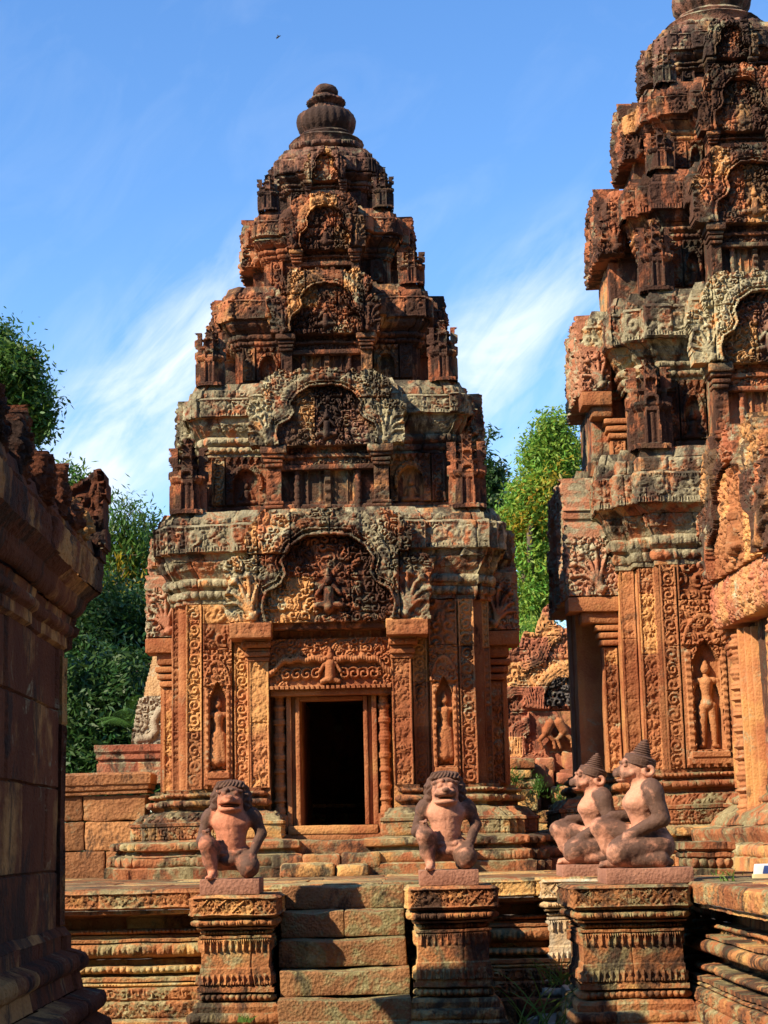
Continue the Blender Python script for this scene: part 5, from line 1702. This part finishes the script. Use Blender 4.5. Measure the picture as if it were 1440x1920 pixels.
def guardian(var, mat):
    D, A, C, Fc = 0.76, 0.72, 0.0, 0.55
    P = [('e', (0, .035, .16), (.135, .12, .10), .03, .35), ('c', (0, .005, .20), .108, (0, -.005, .40), .122, .04, C), ('e', (0, -.008, .43), (.165, .092, .085), .05, C + .05),
         ('e', (-.060, -.072, .415), (.070, .028, .055), .02, C), ('e', (.060, -.072, .415), (.070, .028, .055), .02, C), ('-c', (0, -.128, .25), .008, (0, -.128, .36), .008, .012, 0),
         ('c', (0, -.01, .47), .105, (0, -.02, .55), .10, .03, .25),
         # head
         ('e', (0, -.025, .605), (.100, .105, .108), .03, Fc), ('e', (0, -.112, .582), (.082, .062, .040), .018, Fc - .15), ('e', (0, -.085, .515), (.086, .076, .034), .015, .05),
         ('c', (-.072, -.112, .562), .017, (0, -.168, .578), .021, .008, .05), ('c', (.072, -.112, .562), .017, (0, -.168, .578), .021, .008, .05),
         ('-e', (0, -.150, .541), (.086, .080, .016), .006, 0), ('c', (-.05, -.118, .541), .006, (.05, -.118, .541), .006, .004, .8), ('e', (-.040, -.118, .632), (.024, .020, .022), .004, .1), ('e', (.040, -.118, .632), (.024, .020, .022), .004, .1),
         ('c', (-.085, -.085, .645), .016, (-.02, -.125, .660), .015, .006, .65), ('c', (.085, -.085, .645), .016, (.02, -.125, .660), .015, .006, .65),
         ('e', (0, -.172, .604), (.030, .020, .019), .006, .5), ('e', (-.092, -.02, .645), (.022, .02, .034), .01, .5), ('e', (.092, -.02, .645), (.022, .02, .034), .01, .5),
         # bent arm with the fist on the raised knee
         ('c', (-.150, .0, .475), .058, (-.175, .0, .44), .054, .03, D), ('c', (-.165, .0, .46), .054, (-.225, .01, .285), .043, .02, D), ('c', (-.225, .01, .285), .042, (-.180, -.13, .315), .033, .015, D),
         ('e', (-.170, -.150, .330), (.034, .034, .036), .012, .5),
         # straight arm with the hand laid on the other thigh
         ('c', (.150, .0, .475), .058, (.178, .0, .44), .054, .03, D), ('c', (.168, .0, .46), .053, (.228, .0, .33), .043, .02, D), ('c', (.228, .0, .33), .042, (.172, -.095, .195), .033, .015, D),
         ('e', (.158, -.125, .172), (.032, .040, .022), .012, D),
         # legs
         ('c', (-.085, .02, .15), .088, (-.165, -.15, .255), .066, .03, .5), ('e', (-.167, -.160, .262), (.062, .060, .056), .015, .45), ('c', (-.165, -.155, .245), .058, (-.150, -.125, .13), .054, .02, .45), ('c', (-.150, -.125, .14), .052, (-.128, -.14, .045), .034, .02, .35),
         ('c', (-.128, -.135, .035), .034, (-.132, -.235, .020), .026, .015, .25),
         ('c', (.085, .02, .15), .092, (.140, -.13, .095), .080, .03, .55), ('e', (.142, -.150, .085), (.074, .068, .078), .02, .5), ('c', (.135, -.12, .055), .055, (.115, .13, .05), .048, .02, .5), ('c', (.115, .13, .04), .04, (.11, .20, .03), .03, .02, .5),
         # belt
         ('c', (-.115, -.045, .215), .016, (-.06, -.105, .185), .017, .008, .4), ('c', (-.06, -.105, .185), .017, (.06, -.105, .185), .017, .008, .4), ('c', (.06, -.105, .185), .017, (.115, -.045, .215), .016, .008, .4),
         ('e', (0, -.085, .135), (.085, .05, .045), .02, .55)]
    for k in range(4):          # curled fingers of the fist
        z = .355 - .017 * k
        P.append(('c', (-.196 + .002 * k, -.172, z), .0098, (-.150, -.186 + .003 * k, z - .002), .0092, .003, .45))
    P.append(('c', (-.150, -.165, .365), .011, (-.168, -.190, .352), .010, .004, .45))
    for k in range(4):          # fingers lying on the thigh
        x = .128 + .0195 * k
        P.append(('c', (x + .004, -.140, .168), .0098, (x - .006, -.192 + .006 * abs(k - 1), .148 - .004 * abs(k - 1)), .0085, .003, .6))
    P.append(('c', (.135, -.115, .178), .011, (.108, -.150, .165), .0095, .004, .6))
    for k in range(5):          # toes
        x = -.162 + .0155 * k
        P.append(('c', (x, -.228, .017), .0105, (x - .002, -.262 + .006 * k, .012), .0098, .004, .25))
    if var:          # chin sunk and mouth nearly shut, elbow closer to the side
        P = [(q[0], (q[1][0], q[1][1] - .012, q[1][2] - .012), *q[2:]) if (q[0] in ('e', '-e') and q[1][2] > .5) else q for q in P]
        P = [('-e', q[1], (.070, .070, .010), *q[3:]) if q[0] == '-e' else q for q in P]
    body = sdf_mesh(P, (-.32, -.32, -.005), (.32, .27, .73), .0062)
    # mane: a cap of locks behind the face falling on the shoulders
    Mn = [('e', (0, .035, .61), (.148, .095, .122), .03, .85), ('e', (0, .05, .53), (.145, .09, .10), .04, .8), ('c', (-.105, -.01, .60), .050, (-.122, -.015, .50), .038, .03, .75), ('c', (.105, -.01, .60), .050, (.122, -.015, .50), .038, .03, .75),
          ('c', (-.080, -.045, .690), .028, (.080, -.045, .690), .028, .03, .75), ('e', (0, -.01, .692), (.105, .085, .035), .03, .8), ('-e', (0, -.17, .595), (.098, .175, .098), .015, 0)]
    mane = sdf_mesh(Mn, (-.2, -.16, .42), (.2, .18, .75), .0062)
    V = mane.V[0]
    th = np.arctan2(V[:, 0], V[:, 1] - .02)
    nrm = np.stack([V[:, 0], V[:, 1] - .03, (V[:, 2] - .6) * .6], 1)
    nrm /= np.linalg.norm(nrm, axis=1, keepdims=True) + 1e-9
    V += nrm * (.006 * np.cos(th * 26 + 3 * np.cos(V[:, 2] * 60)) + .004 * np.cos(V[:, 2] * 130))[:, None]
    e = thing('guardian_statue', 'lion-headed kneeling guardian with a reddish bare chest, left of the stairs', 'statue', (0, 0, 0), group='lion-headed stair guardians')
    smooth_build(body, 'body', mat, e)
    smooth_build(mane, 'mane', mat, e)
    m_ = MB()
    block(m_, (0.005, -.01, -.0565), (.44, .46, .113), res=.03, r=.006, wear=.003, seed=600, tint=.5)
    m_.build('plinth', M['plinth'], e)
    return e


G1 = guardian(0, M['statue'])
G1.location = (-1.165, 13.03, 1.187 + .109)
G2 = guardian(1, M['statue_pale'])
G2.location = (0.40, 13.02, 1.217 + .109)
G2['label'] = 'lion-headed kneeling guardian with a pale pink chest and knee, right of the stairs'
for g_ in (G1, G2):
    g_.scale = (.96, .96, .96)


def crowned():
    D = .72
    P = [('e', (.06, 0, .155), (.155, .175, .145), .04, .5), ('c', (.045, 0, .22), .112, (.025, 0, .42), .118, .06, .15), ('e', (.005, 0, .455), (.118, .160, .12), .05, .12), ('e', (-.055, -.07, .45), (.07, .075, .06), .03, .10), ('e', (-.055, .07, .45), (.07, .075, .06), .03, .10),
         ('c', (.03, -.03, .54), .085, (.0, 0, .60), .062, .04, .1), ('c', (.0, 0, .58), .062, (-.012, 0, .66), .064, .03, .1),
         # head in profile with a blunt muzzle
         ('e', (-.012, 0, .695), (.120, .092, .118), .03, .42), ('e', (-.098, 0, .662), (.070, .060, .056), .025, .2), ('e', (-.158, 0, .655), (.030, .040, .038), .014, .75), ('e', (-.114, 0, .613), (.054, .046, .024), .012, .2), ('-e', (-.165, 0, .622), (.055, .07, .007), .004, 0),
         ('c', (-.100, -.062, .735), .014, (-.125, -.03, .735), .014, .008, .5), ('c', (-.100, .062, .735), .014, (-.125, .03, .735), .014, .008, .5), ('e', (-.102, -.062, .712), (.019, .014, .013), .003, .6), ('e', (-.102, .062, .712), (.019, .014, .013), .003, .6),
         ('c', (-.06, -.075, .655), .02, (-.12, -.045, .640), .016, .02, .1),
         # arms
         ('c', (.055, -.150, .545), .072, (.07, -.175, .50), .070, .03, .5), ('c', (.065, -.172, .52), .068, (.112, -.205, .335), .056, .02, D), ('c', (.112, -.205, .335), .055, (-.13, -.165, .215), .038, .015, D), ('e', (-.165, -.155, .203), (.045, .036, .024), .012, D),
         ('c', (.055, .150, .545), .072, (.07, .175, .50), .070, .03, .5), ('c', (.065, .172, .52), .066, (.06, .225, .37), .054, .02, D), ('c', (.06, .225, .37), .052, (-.19, .165, .355), .038, .015, D), ('e', (-.225, .155, .350), (.042, .036, .022), .012, D),
         # folded near leg
         ('c', (.10, -.09, .155), .108, (-.17, -.165, .115), .088, .03, .5), ('e', (-.195, -.165, .105), (.088, .085, .092), .02, .25), ('c', (-.18, -.165, .06), .058, (.10, -.170, .055), .056, .012, .55), ('c', (.10, -.165, .045), .042, (.16, -.14, .035), .03, .015, .5),
         # raised far leg
         ('c', (.06, .10, .165), .105, (-.265, .125, .285), .072, .03, .5), ('e', (-.285, .125, .288), (.068, .066, .062), .015, .45), ('c', (-.285, .125, .275), .062, (-.225, .12, .14), .055, .02, .2), ('c', (-.225, .12, .15), .052, (-.175, .11, .045), .036, .02, .2), ('c', (-.175, .11, .036), .036, (-.275, .115, .022), .027, .015, .3)]
    for sy in (-1, 1):
        for k in range(12):
            a0, a1 = 2 * PI * k / 12, 2 * PI * (k + 1) / 12
            c = (.052, sy * .088, .668)
            R = .030
            P.append(('c', (c[0] + R * math.cos(a0), c[1], c[2] + R * math.sin(a0)), .0155, (c[0] + R * math.cos(a1), c[1], c[2] + R * math.sin(a1)), .0155, .004, .05))
        P.append(('c', (.028, sy * .084, .70), .016, (.006, sy * .086, .775), .007, .006, .15))
    for k in range(4):
        y = -.185 + .019 * k
        P.append(('c', (-.185, y, .205), .0105, (-.232 + .004 * abs(k - 1), y + .004, .190), .009, .003, D))
        y = .128 + .019 * k
        P.append(('c', (-.245, y, .350), .0105, (-.295 + .004 * abs(k - 1), y, .335), .009, .003, D))
    P.append(('c', (-.165, -.118, .205), .0115, (-.205, -.108, .192), .010, .004, D))
    P.append(('c', (-.22, .118, .350), .0115, (-.262, .108, .340), .010, .004, D))
    for k in range(5):
        y = .088 + .0145 * k
        P.append(('c', (-.270, y, .018), .0105, (-.302 + .005 * k, y, .012), .0095, .004, .3))
    body = sdf_mesh(P, (-.38, -.30, -.005), (.26, .30, .83), .0065)
    # crown: tilted diadem and stacked rings
    m_ = MB()
    pr = [(.102, -.060), (.122, -.056), (.124, -.048), (.118, -.044), (.123, -.030), (.126, -.006), (.120, .0), (.123, .014), (.114, .022), (.088, .030)]
    for k in range(6):
        r = .078 * (1 - k / 7.0) ** 0.62
        z = .030 + .0185 * k
        pr += [(r * .86, z), (r, z + .005), (r, z + .012), (r * .86, z + .017)]
    pr += [(.018, .144), (.021, .150), (.016, .160), (.0, .166)]
    lathe(m_, (0, 0, 0), pr, 56, lambda th, Z: 1 + .012 * np.cos(36 * th) * (np.abs(Z + .02) < .03), .0015, 620, tint=.62)
    m2 = MB()
    m2.merge(m_, Matrix.Translation((.012, 0, .752)) @ Matrix.Rotation(math.radians(17), 4, 'Y') @ Matrix.Diagonal((.93, .93, .90, 1)))
    e = thing('guardian_statue', 'nearer seated figure in profile with a tall ringed crown, on the foremost pedestal', 'statue', (0, 0, 0), group='crowned seated guardians')
    smooth_build(body, 'body', M['statue_pale'], e)
    m2.build('crown', M['statue_pale'], e, sharp=40)
    m_ = MB()
    block(m_, (0.0, 0, -.052), (.60, .56, .104), res=.03, r=.006, wear=.003, seed=630, tint=.5)
    m_.build('plinth', M['plinth'], e)
    return e


C1 = crowned()
C1.location = (1.77, 12.62, 1.211 + .104)
C2 = copy_tree(C1)
C2.location = (1.66, 14.62, 1.212 + .104)
C2['label'] = 'farther seated crowned figure in profile, half hidden behind the nearer one'
C2['group'] = 'crowned seated guardians'


# ------------------------------------------------------------------ trees and small plants
RNG = np.random.default_rng(11)


def leaves(blobs, n, size, seed, droop=0.0, clump=7, spread=0.16, hollow=0.45):
    """many leaf-sized faces gathered in sprays through the crown"""
    g = np.random.default_rng(seed)
    B = np.array(blobs, float)
    vol = B[:, 3] ** 2
    nc = max(1, n // clump)
    k = g.choice(len(B), nc, p=vol / vol.sum())
    d = g.normal(size=(nc, 3))
    d /= np.linalg.norm(d, axis=1, keepdims=True)
    r = (hollow + (1 - hollow) * g.random(nc) ** 0.6) * (1 + 0.18 * g.normal(size=nc))
    rad = B[k, 3][:, None]
    sq = np.ones(3)
    c = B[k, :3] + d * rad * r[:, None] * sq
    c += 0.20 * rad * np.stack([vnoise(c * 1.3, 5), vnoise(c * 1.3, 6), vnoise(c * 1.3, 7)], 1)
    P = np.repeat(c, clump, 0)
    m = len(P)
    off = g.normal(size=(m, 3)) * spread
    off[:, 2] = off[:, 2] * (1 + droop * 2) - droop * np.abs(g.normal(size=m)) * spread * 2
    P = P + off
    nrm = g.normal(size=(m, 3)) * 0.8 + np.repeat(d, clump, 0) * 0.6 + np.array((0, 0, 0.5))
    nrm /= np.linalg.norm(nrm, axis=1, keepdims=True)
    t = g.normal(size=(m, 3))
    if droop:
        t = t * 0.35 + np.array((0, 0, -1.0))
    t -= nrm * (t * nrm).sum(1, keepdims=True)
    t /= np.linalg.norm(t, axis=1, keepdims=True)
    b = np.cross(nrm, t)
    s = size * (0.6 + 0.8 * g.random(m))[:, None]
    wd = 0.33 if not droop else 0.22
    Q = np.stack([P - t * s, P + b * s * wd + t * s * 0.1, P + t * s, P - b * s * wd + t * s * 0.1], 1)
    tint = np.repeat(np.clip(0.5 + 0.3 * g.normal(size=nc), 0, 1), clump)
    m_ = MB()
    m_.add(Q.reshape(-1, 3), np.arange(m * 4).reshape(-1, 4), np.repeat(tint, 4))
    return m_


def limb(m_, p0, p1, r0, r1, seed, n=10):
    p0, p1 = np.array(p0, float), np.array(p1, float)
    t = np.linspace(0, 1, n)[None, :, None]
    ctr = p0 + (p1 - p0) * t
    wob = np.stack([vnoise(ctr[0] * 0.9 + seed, 1), vnoise(ctr[0] * 0.9 + seed, 2), 0 * ctr[0, :, 0]], -1) * 0.16 * np.linalg.norm(p1 - p0) * np.sin(t[0] * PI)
    ctr = ctr + wob
    th = np.linspace(0, 2 * PI, 8, endpoint=False)[:, None, None]
    ax = (p1 - p0) / np.linalg.norm(p1 - p0)
    u = np.cross(ax, (0.3, 1, 0.1))
    u /= np.linalg.norm(u)
    v = np.cross(ax, u)
    r = r0 + (r1 - r0) * t
    m_.grid(ctr + r * (np.cos(th) * u + np.sin(th) * v), 0.5, wrap=True)


def tree(label, base, blobs, n, size, mat, seed, trunk_r=0.16, group=None, gold=0.0, droop=0.0, clump=7, spread=0.16, name='tree', cat='tree', sub=None, hollow=0.45):
    e = thing(name, label, cat, (base[0], base[1], 0), group=group)
    sh = (-base[0], -base[1], 0)
    m_ = leaves(blobs, int(n * (1 - gold)), size, seed, droop, clump, spread, hollow)
    m_.build('crown', M[mat], e, shift=sh, smooth=False)
    if gold:
        m_ = leaves(sub or blobs, int(n * gold), size, seed + 1, droop, clump, spread, hollow)
        m_.build('yellow_foliage', M['leaf_gold'], e, shift=sh, smooth=False)
    m_ = MB()
    B = np.array(blobs, float)
    top = np.array((base[0] * 0.4 + B[:, 0].mean() * 0.6, base[1] * 0.4 + B[:, 1].mean() * 0.6, max(0.6, B[:, 2].min() * 0.75 + B[:, 2].max() * 0.25)))
    limb(m_, (base[0], base[1], -0.1), top, trunk_r, trunk_r * 0.6, seed, 14)
    for k in range(len(B)):
        limb(m_, top, B[k, :3], trunk_r * 0.5, 0.02, seed + k + 1)
        for q in range(2):
            d = RNG.normal(size=3) * B[k, 3] * 0.6
            limb(m_, B[k, :3], B[k, :3] + d, 0.02, 0.006, seed + 50 + k * 2 + q, 6)
    m_.build('trunk', M['bark'], e, shift=sh)
    return e


def blobs_px(lst):
    return [(*at(px, py, Y), r) for px, py, Y, r in lst]


TG = 'trees around the temple'
tree('tall leafy tree rising above the shaded hall at the left edge', (-5.6, 27, 0), blobs_px([(-80, 740, 27, 1.2), (-5, 700, 26.5, 0.55), (40, 715, 26.5, 0.36), (60, 760, 26.5, 0.36), (80, 800, 26.5, 0.16), (35, 790, 26.6, 0.4), (2, 645, 26.7, 0.22), (58, 670, 26.5, 0.16)]), 42000, 0.055, 'leaf_mid', 701, 0.3, TG, clump=9, spread=0.10)
tree('thin feathery pale tree glimpsed over the eave of the shaded hall', (-6.2, 36, 0), blobs_px([(130, 905, 36, 0.35), (165, 930, 36, 0.38), (120, 960, 36, 0.5), (185, 945, 36.4, 0.22), (150, 985, 36, 0.5)]), 2600, 0.075, 'leaf_mid', 711, 0.10, TG, spread=0.12)
tree('vine-draped tree with yellow blossom beside the left tower', (-4.9, 33, 0), blobs_px([(228, 975, 33, 0.38), (222, 1040, 33, 0.55), (235, 1105, 33, 0.6), (270, 1085, 33.3, 0.55), (255, 1020, 33.4, 0.30)]), 11000, 0.075, 'leaf_mid', 721, 0.16, TG, gold=0.07, sub=blobs_px([(222, 1105, 32.6, 0.25), (235, 1060, 32.6, 0.2), (250, 1140, 32.6, 0.3)]), droop=0.4, spread=0.13)
tree('bare-twigged tree leaning against the sky by the left tower', (-4.5, 34.5, 0), blobs_px([(272, 1000, 34.5, 0.22), (285, 985, 34.5, 0.16), (262, 960, 34.5, 0.12), (290, 1040, 34.5, 0.3)]), 900, 0.06, 'leaf_mid', 731, 0.07, TG, spread=0.16)
for i, (px, py, Y, rs, lab) in enumerate(((150, 1230, 30, 1.1, 'dark tree between the hall corner and the vine-draped tree'), (255, 1230, 31, 1.0, 'dark broad tree right behind the pale gable end'), (190, 1360, 27, 0.9, 'low dark bush behind the laterite wall'), (60, 1250, 31, 1.2, 'dark tree mostly hidden behind the shaded hall'))):
    b = at(px, py, Y)
    bl = [(b[0] + dx * rs, b[1] + dy * rs, max(0.5, b[2] + dz * rs), rs * q) for dx, dy, dz, q in ((0, 0, 0, .9), (.6, .1, -.5, .7), (-.6, .1, -.5, .7), (0.1, -.1, -1.0, .9), (.3, .1, .7, .6), (-.4, .2, .6, .5))]
    tree(lab, (b[0], b[1], 0), bl, 24000, 0.065, 'leaf_dark', 740 + i * 10, 0.2, TG, spread=0.16, hollow=0.2)
# the wood behind, one dark mass
bl = []
for k in range(46):
    x = -26 + 52 * (k + RNG.random()) / 46
    bl.append((x, 47 + 5 * RNG.random(), 1.2 + 2.6 * RNG.random(), 2.2 + 1.0 * RNG.random()))
far = []
for k in range(40):     # unseen tree ring behind the viewer, added to cut sky fill; lower towards the sun
    a = math.radians(195 + 150 * (k + 0.5 * RNG.random()) / 40)
    gap = abs(math.degrees(a) - 212) < 20
    for zz in ((2.5, 6.5) if gap else (2.5, 6.5, 10.5, 14.5, 18.0)):
        far.append((25 * math.cos(a), 6 + 25 * math.sin(a), zz + RNG.random(), 3.0 + RNG.random()))
m_ = leaves(bl, 60000, 0.15, 780, 0, 9, 0.3, 0.3)
m_.merge(leaves(far, 60000, 0.42, 781, 0, 9, 0.6, 0.2))
wood = m_.build('woods', M['leaf_dark'], None, smooth=False)
tag(wood, 'dark mass of forest closing the view behind the temple, with an added unseen tree ring blocking sky light', 'woods', kind='stuff')

tree('bright yellow-green tree with hanging foliage between the two towers', (3.2, 37, 0), blobs_px([(1040, 810, 37, 0.42), (1062, 850, 37, 0.45), (1010, 860, 37, 0.42), (1030, 910, 37, 0.55), (985, 930, 37, 0.40), (1010, 970, 37, 0.6), (960, 985, 37, 0.36), (1000, 1040, 37, 0.55), (1010, 1110, 37, 0.6), (990, 1180, 37, 0.55), (1005, 1250, 37, 0.6), (960, 1290, 37, 0.5), (1070, 950, 37.5, 0.8)]), 60000, 0.062, 'leaf_lime', 790, 0.2, TG, gold=0.012, sub=blobs_px([(1005, 935, 36.5, 0.6), (1040, 905, 36.5, 0.5), (975, 985, 36.5, 0.4), (985, 1000, 36.5, 0.5)]), droop=0.0, clump=9, spread=0.12, hollow=0.25)
tree('dark tree peeping out just right of the left tower', (2.2, 45, 0), blobs_px([(912, 905, 45, 0.55), (930, 890, 45, 0.30), (925, 940, 45, 0.45), (900, 960, 45, 0.8), (918, 815, 45, 0.14), (885, 880, 45, 0.6)]), 7000, 0.085, 'leaf_dark', 800, 0.14, TG, spread=0.13)
tree('green shrub behind the ruined gable, lit by the sun', (1.9, 29, 0), blobs_px([(960, 1260, 29, 0.35), (985, 1215, 29, 0.35), (950, 1310, 29, 0.35), (1000, 1270, 29, 0.5)]), 8000, 0.075, 'leaf_lime', 810, 0.08, None, droop=0.5, spread=0.10, name='shrub', cat='shrub')


def fern(label, px, py, Y, s, seed, n=9, mat='leaf_mid'):
    c = at(px, py, Y)
    e = thing('palm_plant', label, 'palm', c)
    g = np.random.default_rng(seed)
    for f in range(n):
        m_ = MB()
        a = g.uniform(0, 2 * PI)
        el = g.uniform(0.5, 1.2)
        L = s * g.uniform(0.8, 1.2)
        Qs = []
        for k in range(30):
            t = k / 29
            p = np.array((math.cos(a) * L * t * math.cos(el), math.sin(a) * L * t * math.cos(el), L * (t * math.sin(el) - 0.45 * t * t)))
            w = 0.22 * L * math.sin(PI * (0.12 + 0.85 * t))
            for sd in (-1, 1):
                dr = np.array((-math.sin(a) * sd + 0.5 * math.cos(a), math.cos(a) * sd + 0.5 * math.sin(a), -0.35))
                q = p + dr * w
                wd = np.array((math.cos(a), math.sin(a), 0.3)) * 0.0045 * s
                Qs.append([p - wd, p + wd, q + wd * 0.3, q - wd * 0.3])
        Qs = np.array(Qs)
        m_.add(Qs.reshape(-1, 3), np.arange(len(Qs) * 4).reshape(-1, 4), 0.6)
        m_.build('frond', M[mat], e, smooth=False)
    return e


fern('feathery palm fronds in front of the dark trees beside the gable end', 245, 1360, 24.0, 0.85, 820)


def tuft(label, x, y, z, n, L, seed, spread=0.05, name='grass_tuft', cat='grass', lean=(0, 0), mat='grass', wd=0.006, group='weeds rooted in the masonry'):
    g = np.random.default_rng(seed)
    Qs = []
    for k in range(n):
        b = np.array((g.normal() * spread, g.normal() * spread * 0.5, 0))
        d = np.array((g.normal() * 0.5 + lean[0], g.normal() * 0.4 + lean[1], 1.0))
        d /= np.linalg.norm(d)
        l = L * g.uniform(0.5, 1.1)
        sd = np.cross(d, (0, 1, 0.2))
        sd = sd / np.linalg.norm(sd) * wd
        prev = b
        for q in range(5):
            t = (q + 1) / 5
            p = b + d * l * t + np.array((d[0] * 0.5, d[1] * 0.5, -0.55)) * l * t * t * 0.6
            w0, w1 = sd * (1 - q / 5.2), sd * (1 - (q + 1) / 5.2)
            Qs.append([prev - w0, prev + w0, p + w1, p - w1])
            prev = p
    Qs = np.array(Qs)
    m_ = MB()
    m_.add(Qs.reshape(-1, 3), np.arange(len(Qs) * 4).reshape(-1, 4), np.repeat(np.clip(g.normal(size=len(Qs)) * 0.25 + 0.5, 0, 1), 4))
    o = m_.build(name, M[mat], None, smooth=False)
    o.location = (x, y, z)
    return tag(o, label, cat, group)


tuft('long arching grass growing beside the foremost pedestal', 0.96, 12.45, 0.28, 16, 0.62, 831, 0.10, lean=(0.25, -0.1))
tuft('shorter grass clump high on the ledge next to the grey pedestal', 1.19, 13.0, 0.50, 18, 0.40, 832, 0.05, lean=(-0.1, -0.1))
tuft('grass tuft at the foot of the long right platform cap', 2.24, 12.0, 1.222, 12, 0.12, 833, 0.03, wd=0.004)
tuft('tiny green sprout on the left stair pedestal foot', -1.04, 12.60, 0.33, 22, 0.09, 834, 0.03, wd=0.007)
tuft('sprig of weeds in front of the moulded block', 2.55, 13.6, 1.222, 12, 0.10, 835, 0.05, wd=0.004)
for k, (px, py, l) in enumerate(((1050, 1495, 'leafy weeds growing from the ruined gable rubble behind the crowned figure'), (963, 1460, 'small green weed on the broken pier of the ruined gable'), (1010, 1470, 'dry weeds on the ruined gable above the broken pier'))):
    c = at(px, py, 24.0)
    m_ = leaves([(0, 0, 0, 0.08)], 260, 0.032, 840 + k, 0.2, 9, 0.045, 0.0)
    o = m_.build('small_plant', M['leaf_mid'], None, smooth=False)
    o.location = (c[0], c[1] - 0.15, c[2])
    tag(o, l, 'plant', 'weeds rooted in the masonry')

# ------------------------------------------------------------------ bird and shoe
bp_ = at(522, 69, 60)
e = thing('bird', 'small dark bird flying high above the left tower', 'bird', bp_)
m_ = MB()
lathe(m_, (0, 0, 0), [(0.0, -0.09), (0.012, -0.08), (0.026, -0.03), (0.026, 0.02), (0.016, 0.06), (0.014, 0.08), (0.0, 0.10)], 10, wear=0)
m2 = MB()
m2.merge(m_, Matrix.Rotation(math.radians(70), 4, 'Y') @ Matrix.Rotation(math.radians(10), 4, 'X'))
m2.build('body', M['bird'], e)
for sg, pts in ((1, [(0.02, 0, 0.0), (0.0, 0, 0.055), (-0.055, 0, 0.085), (-0.02, 0, 0.02)]), (-1, [(0.02, 0, 0.0), (0.0, 0, -0.05), (-0.085, 0, -0.095), (-0.055, 0, -0.03)])):
    m_ = MB()
    pts = np.array(pts)
    up, dn = pts + np.array((0, -0.004, 0)), pts + np.array((0, 0.004, 0))
    m_.add(np.vstack([up, dn]), [[0, 1, 2, 3], [7, 6, 5, 4], [0, 4, 5, 1], [1, 5, 6, 2], [2, 6, 7, 3], [3, 7, 4, 0]], 0.5)
    m_.build('wing', M['bird'], e, smooth=False)

e = thing('shoe', 'white and navy sports shoe standing on the platform at the right edge', 'shoe', (2.60, 12.28, PLAT_Z + 0.013), rz=math.radians(8))
def shoe_grid(z0, z1, grow, top=False):
    n, mm = 40, 10
    th = np.linspace(0, 2 * PI, n, endpoint=False)[:, None]
    t = np.linspace(0, 1, mm)[None, :]
    x = 0.14 * np.cos(th)
    wid = 0.042 + 0.012 * np.clip(np.cos(th), -1, 1)
    y = wid * np.sin(th)
    if top:
        hgt = np.where(x < -0.02, z1, z1 * 0.55 + (z1 * 0.45) * np.exp(-((x + 0.02) / 0.07) ** 2))
        k = 1 - 0.35 * t ** 2.5
        return np.stack([x * (1 - 0.10 * t), y * k, z0 + (hgt - z0) * np.sin(t * PI / 2)], -1)
    return np.stack([x * (1 + grow) + 0 * t, y * (1 + grow) + 0 * t, z0 + (z1 - z0) * t + 0 * th], -1)
m_ = MB(); m_.grid(shoe_grid(0.022, 0.095, 0, True), 0.5, wrap=True)
G_ = shoe_grid(0.022, 0.095, 0, True)[:, -1, :]
m_.add(np.vstack([G_, G_.mean(0)[None]]), [[i, (i + 1) % 40, 40] for i in range(40)], 0.5)
m_.build('upper', M['white'], e)
m_ = MB(); m_.grid(shoe_grid(0.0, 0.028, 0.07), 0.5, wrap=True)
G_ = shoe_grid(0.0, 0.028, 0.07)[:, -1, :]
m_.add(np.vstack([G_, G_.mean(0)[None]]), [[i, (i + 1) % 40, 40] for i in range(40)], 0.5)
m_.build('sole', M['sole'], e)
for k, (x0, x1) in enumerate(((-0.085, -0.02), (0.0, 0.045), (0.06, 0.085))):
    m_ = MB()
    U = np.linspace(0, 1, 8)[:, None]
    T = np.linspace(0, 1, 8)[None, :]
    xx = x0 + (x1 - x0) * U + 0.02 * T
    wid = (0.042 + 0.012 * np.clip(xx / 0.14, -1, 1)) * np.sqrt(np.clip(1 - (xx / 0.145) ** 2, 0, 1)) * (1 - 0.33 * T ** 2.5) + 0.003
    m_.grid(np.stack([xx, -wid + 0 * U, 0.03 + 0.055 * np.sin(T * PI / 2) * (1 - 2.2 * np.clip(xx, 0, 1)) + 0 * U], -1))
    m_.build('side_panel', M['blue'], e)
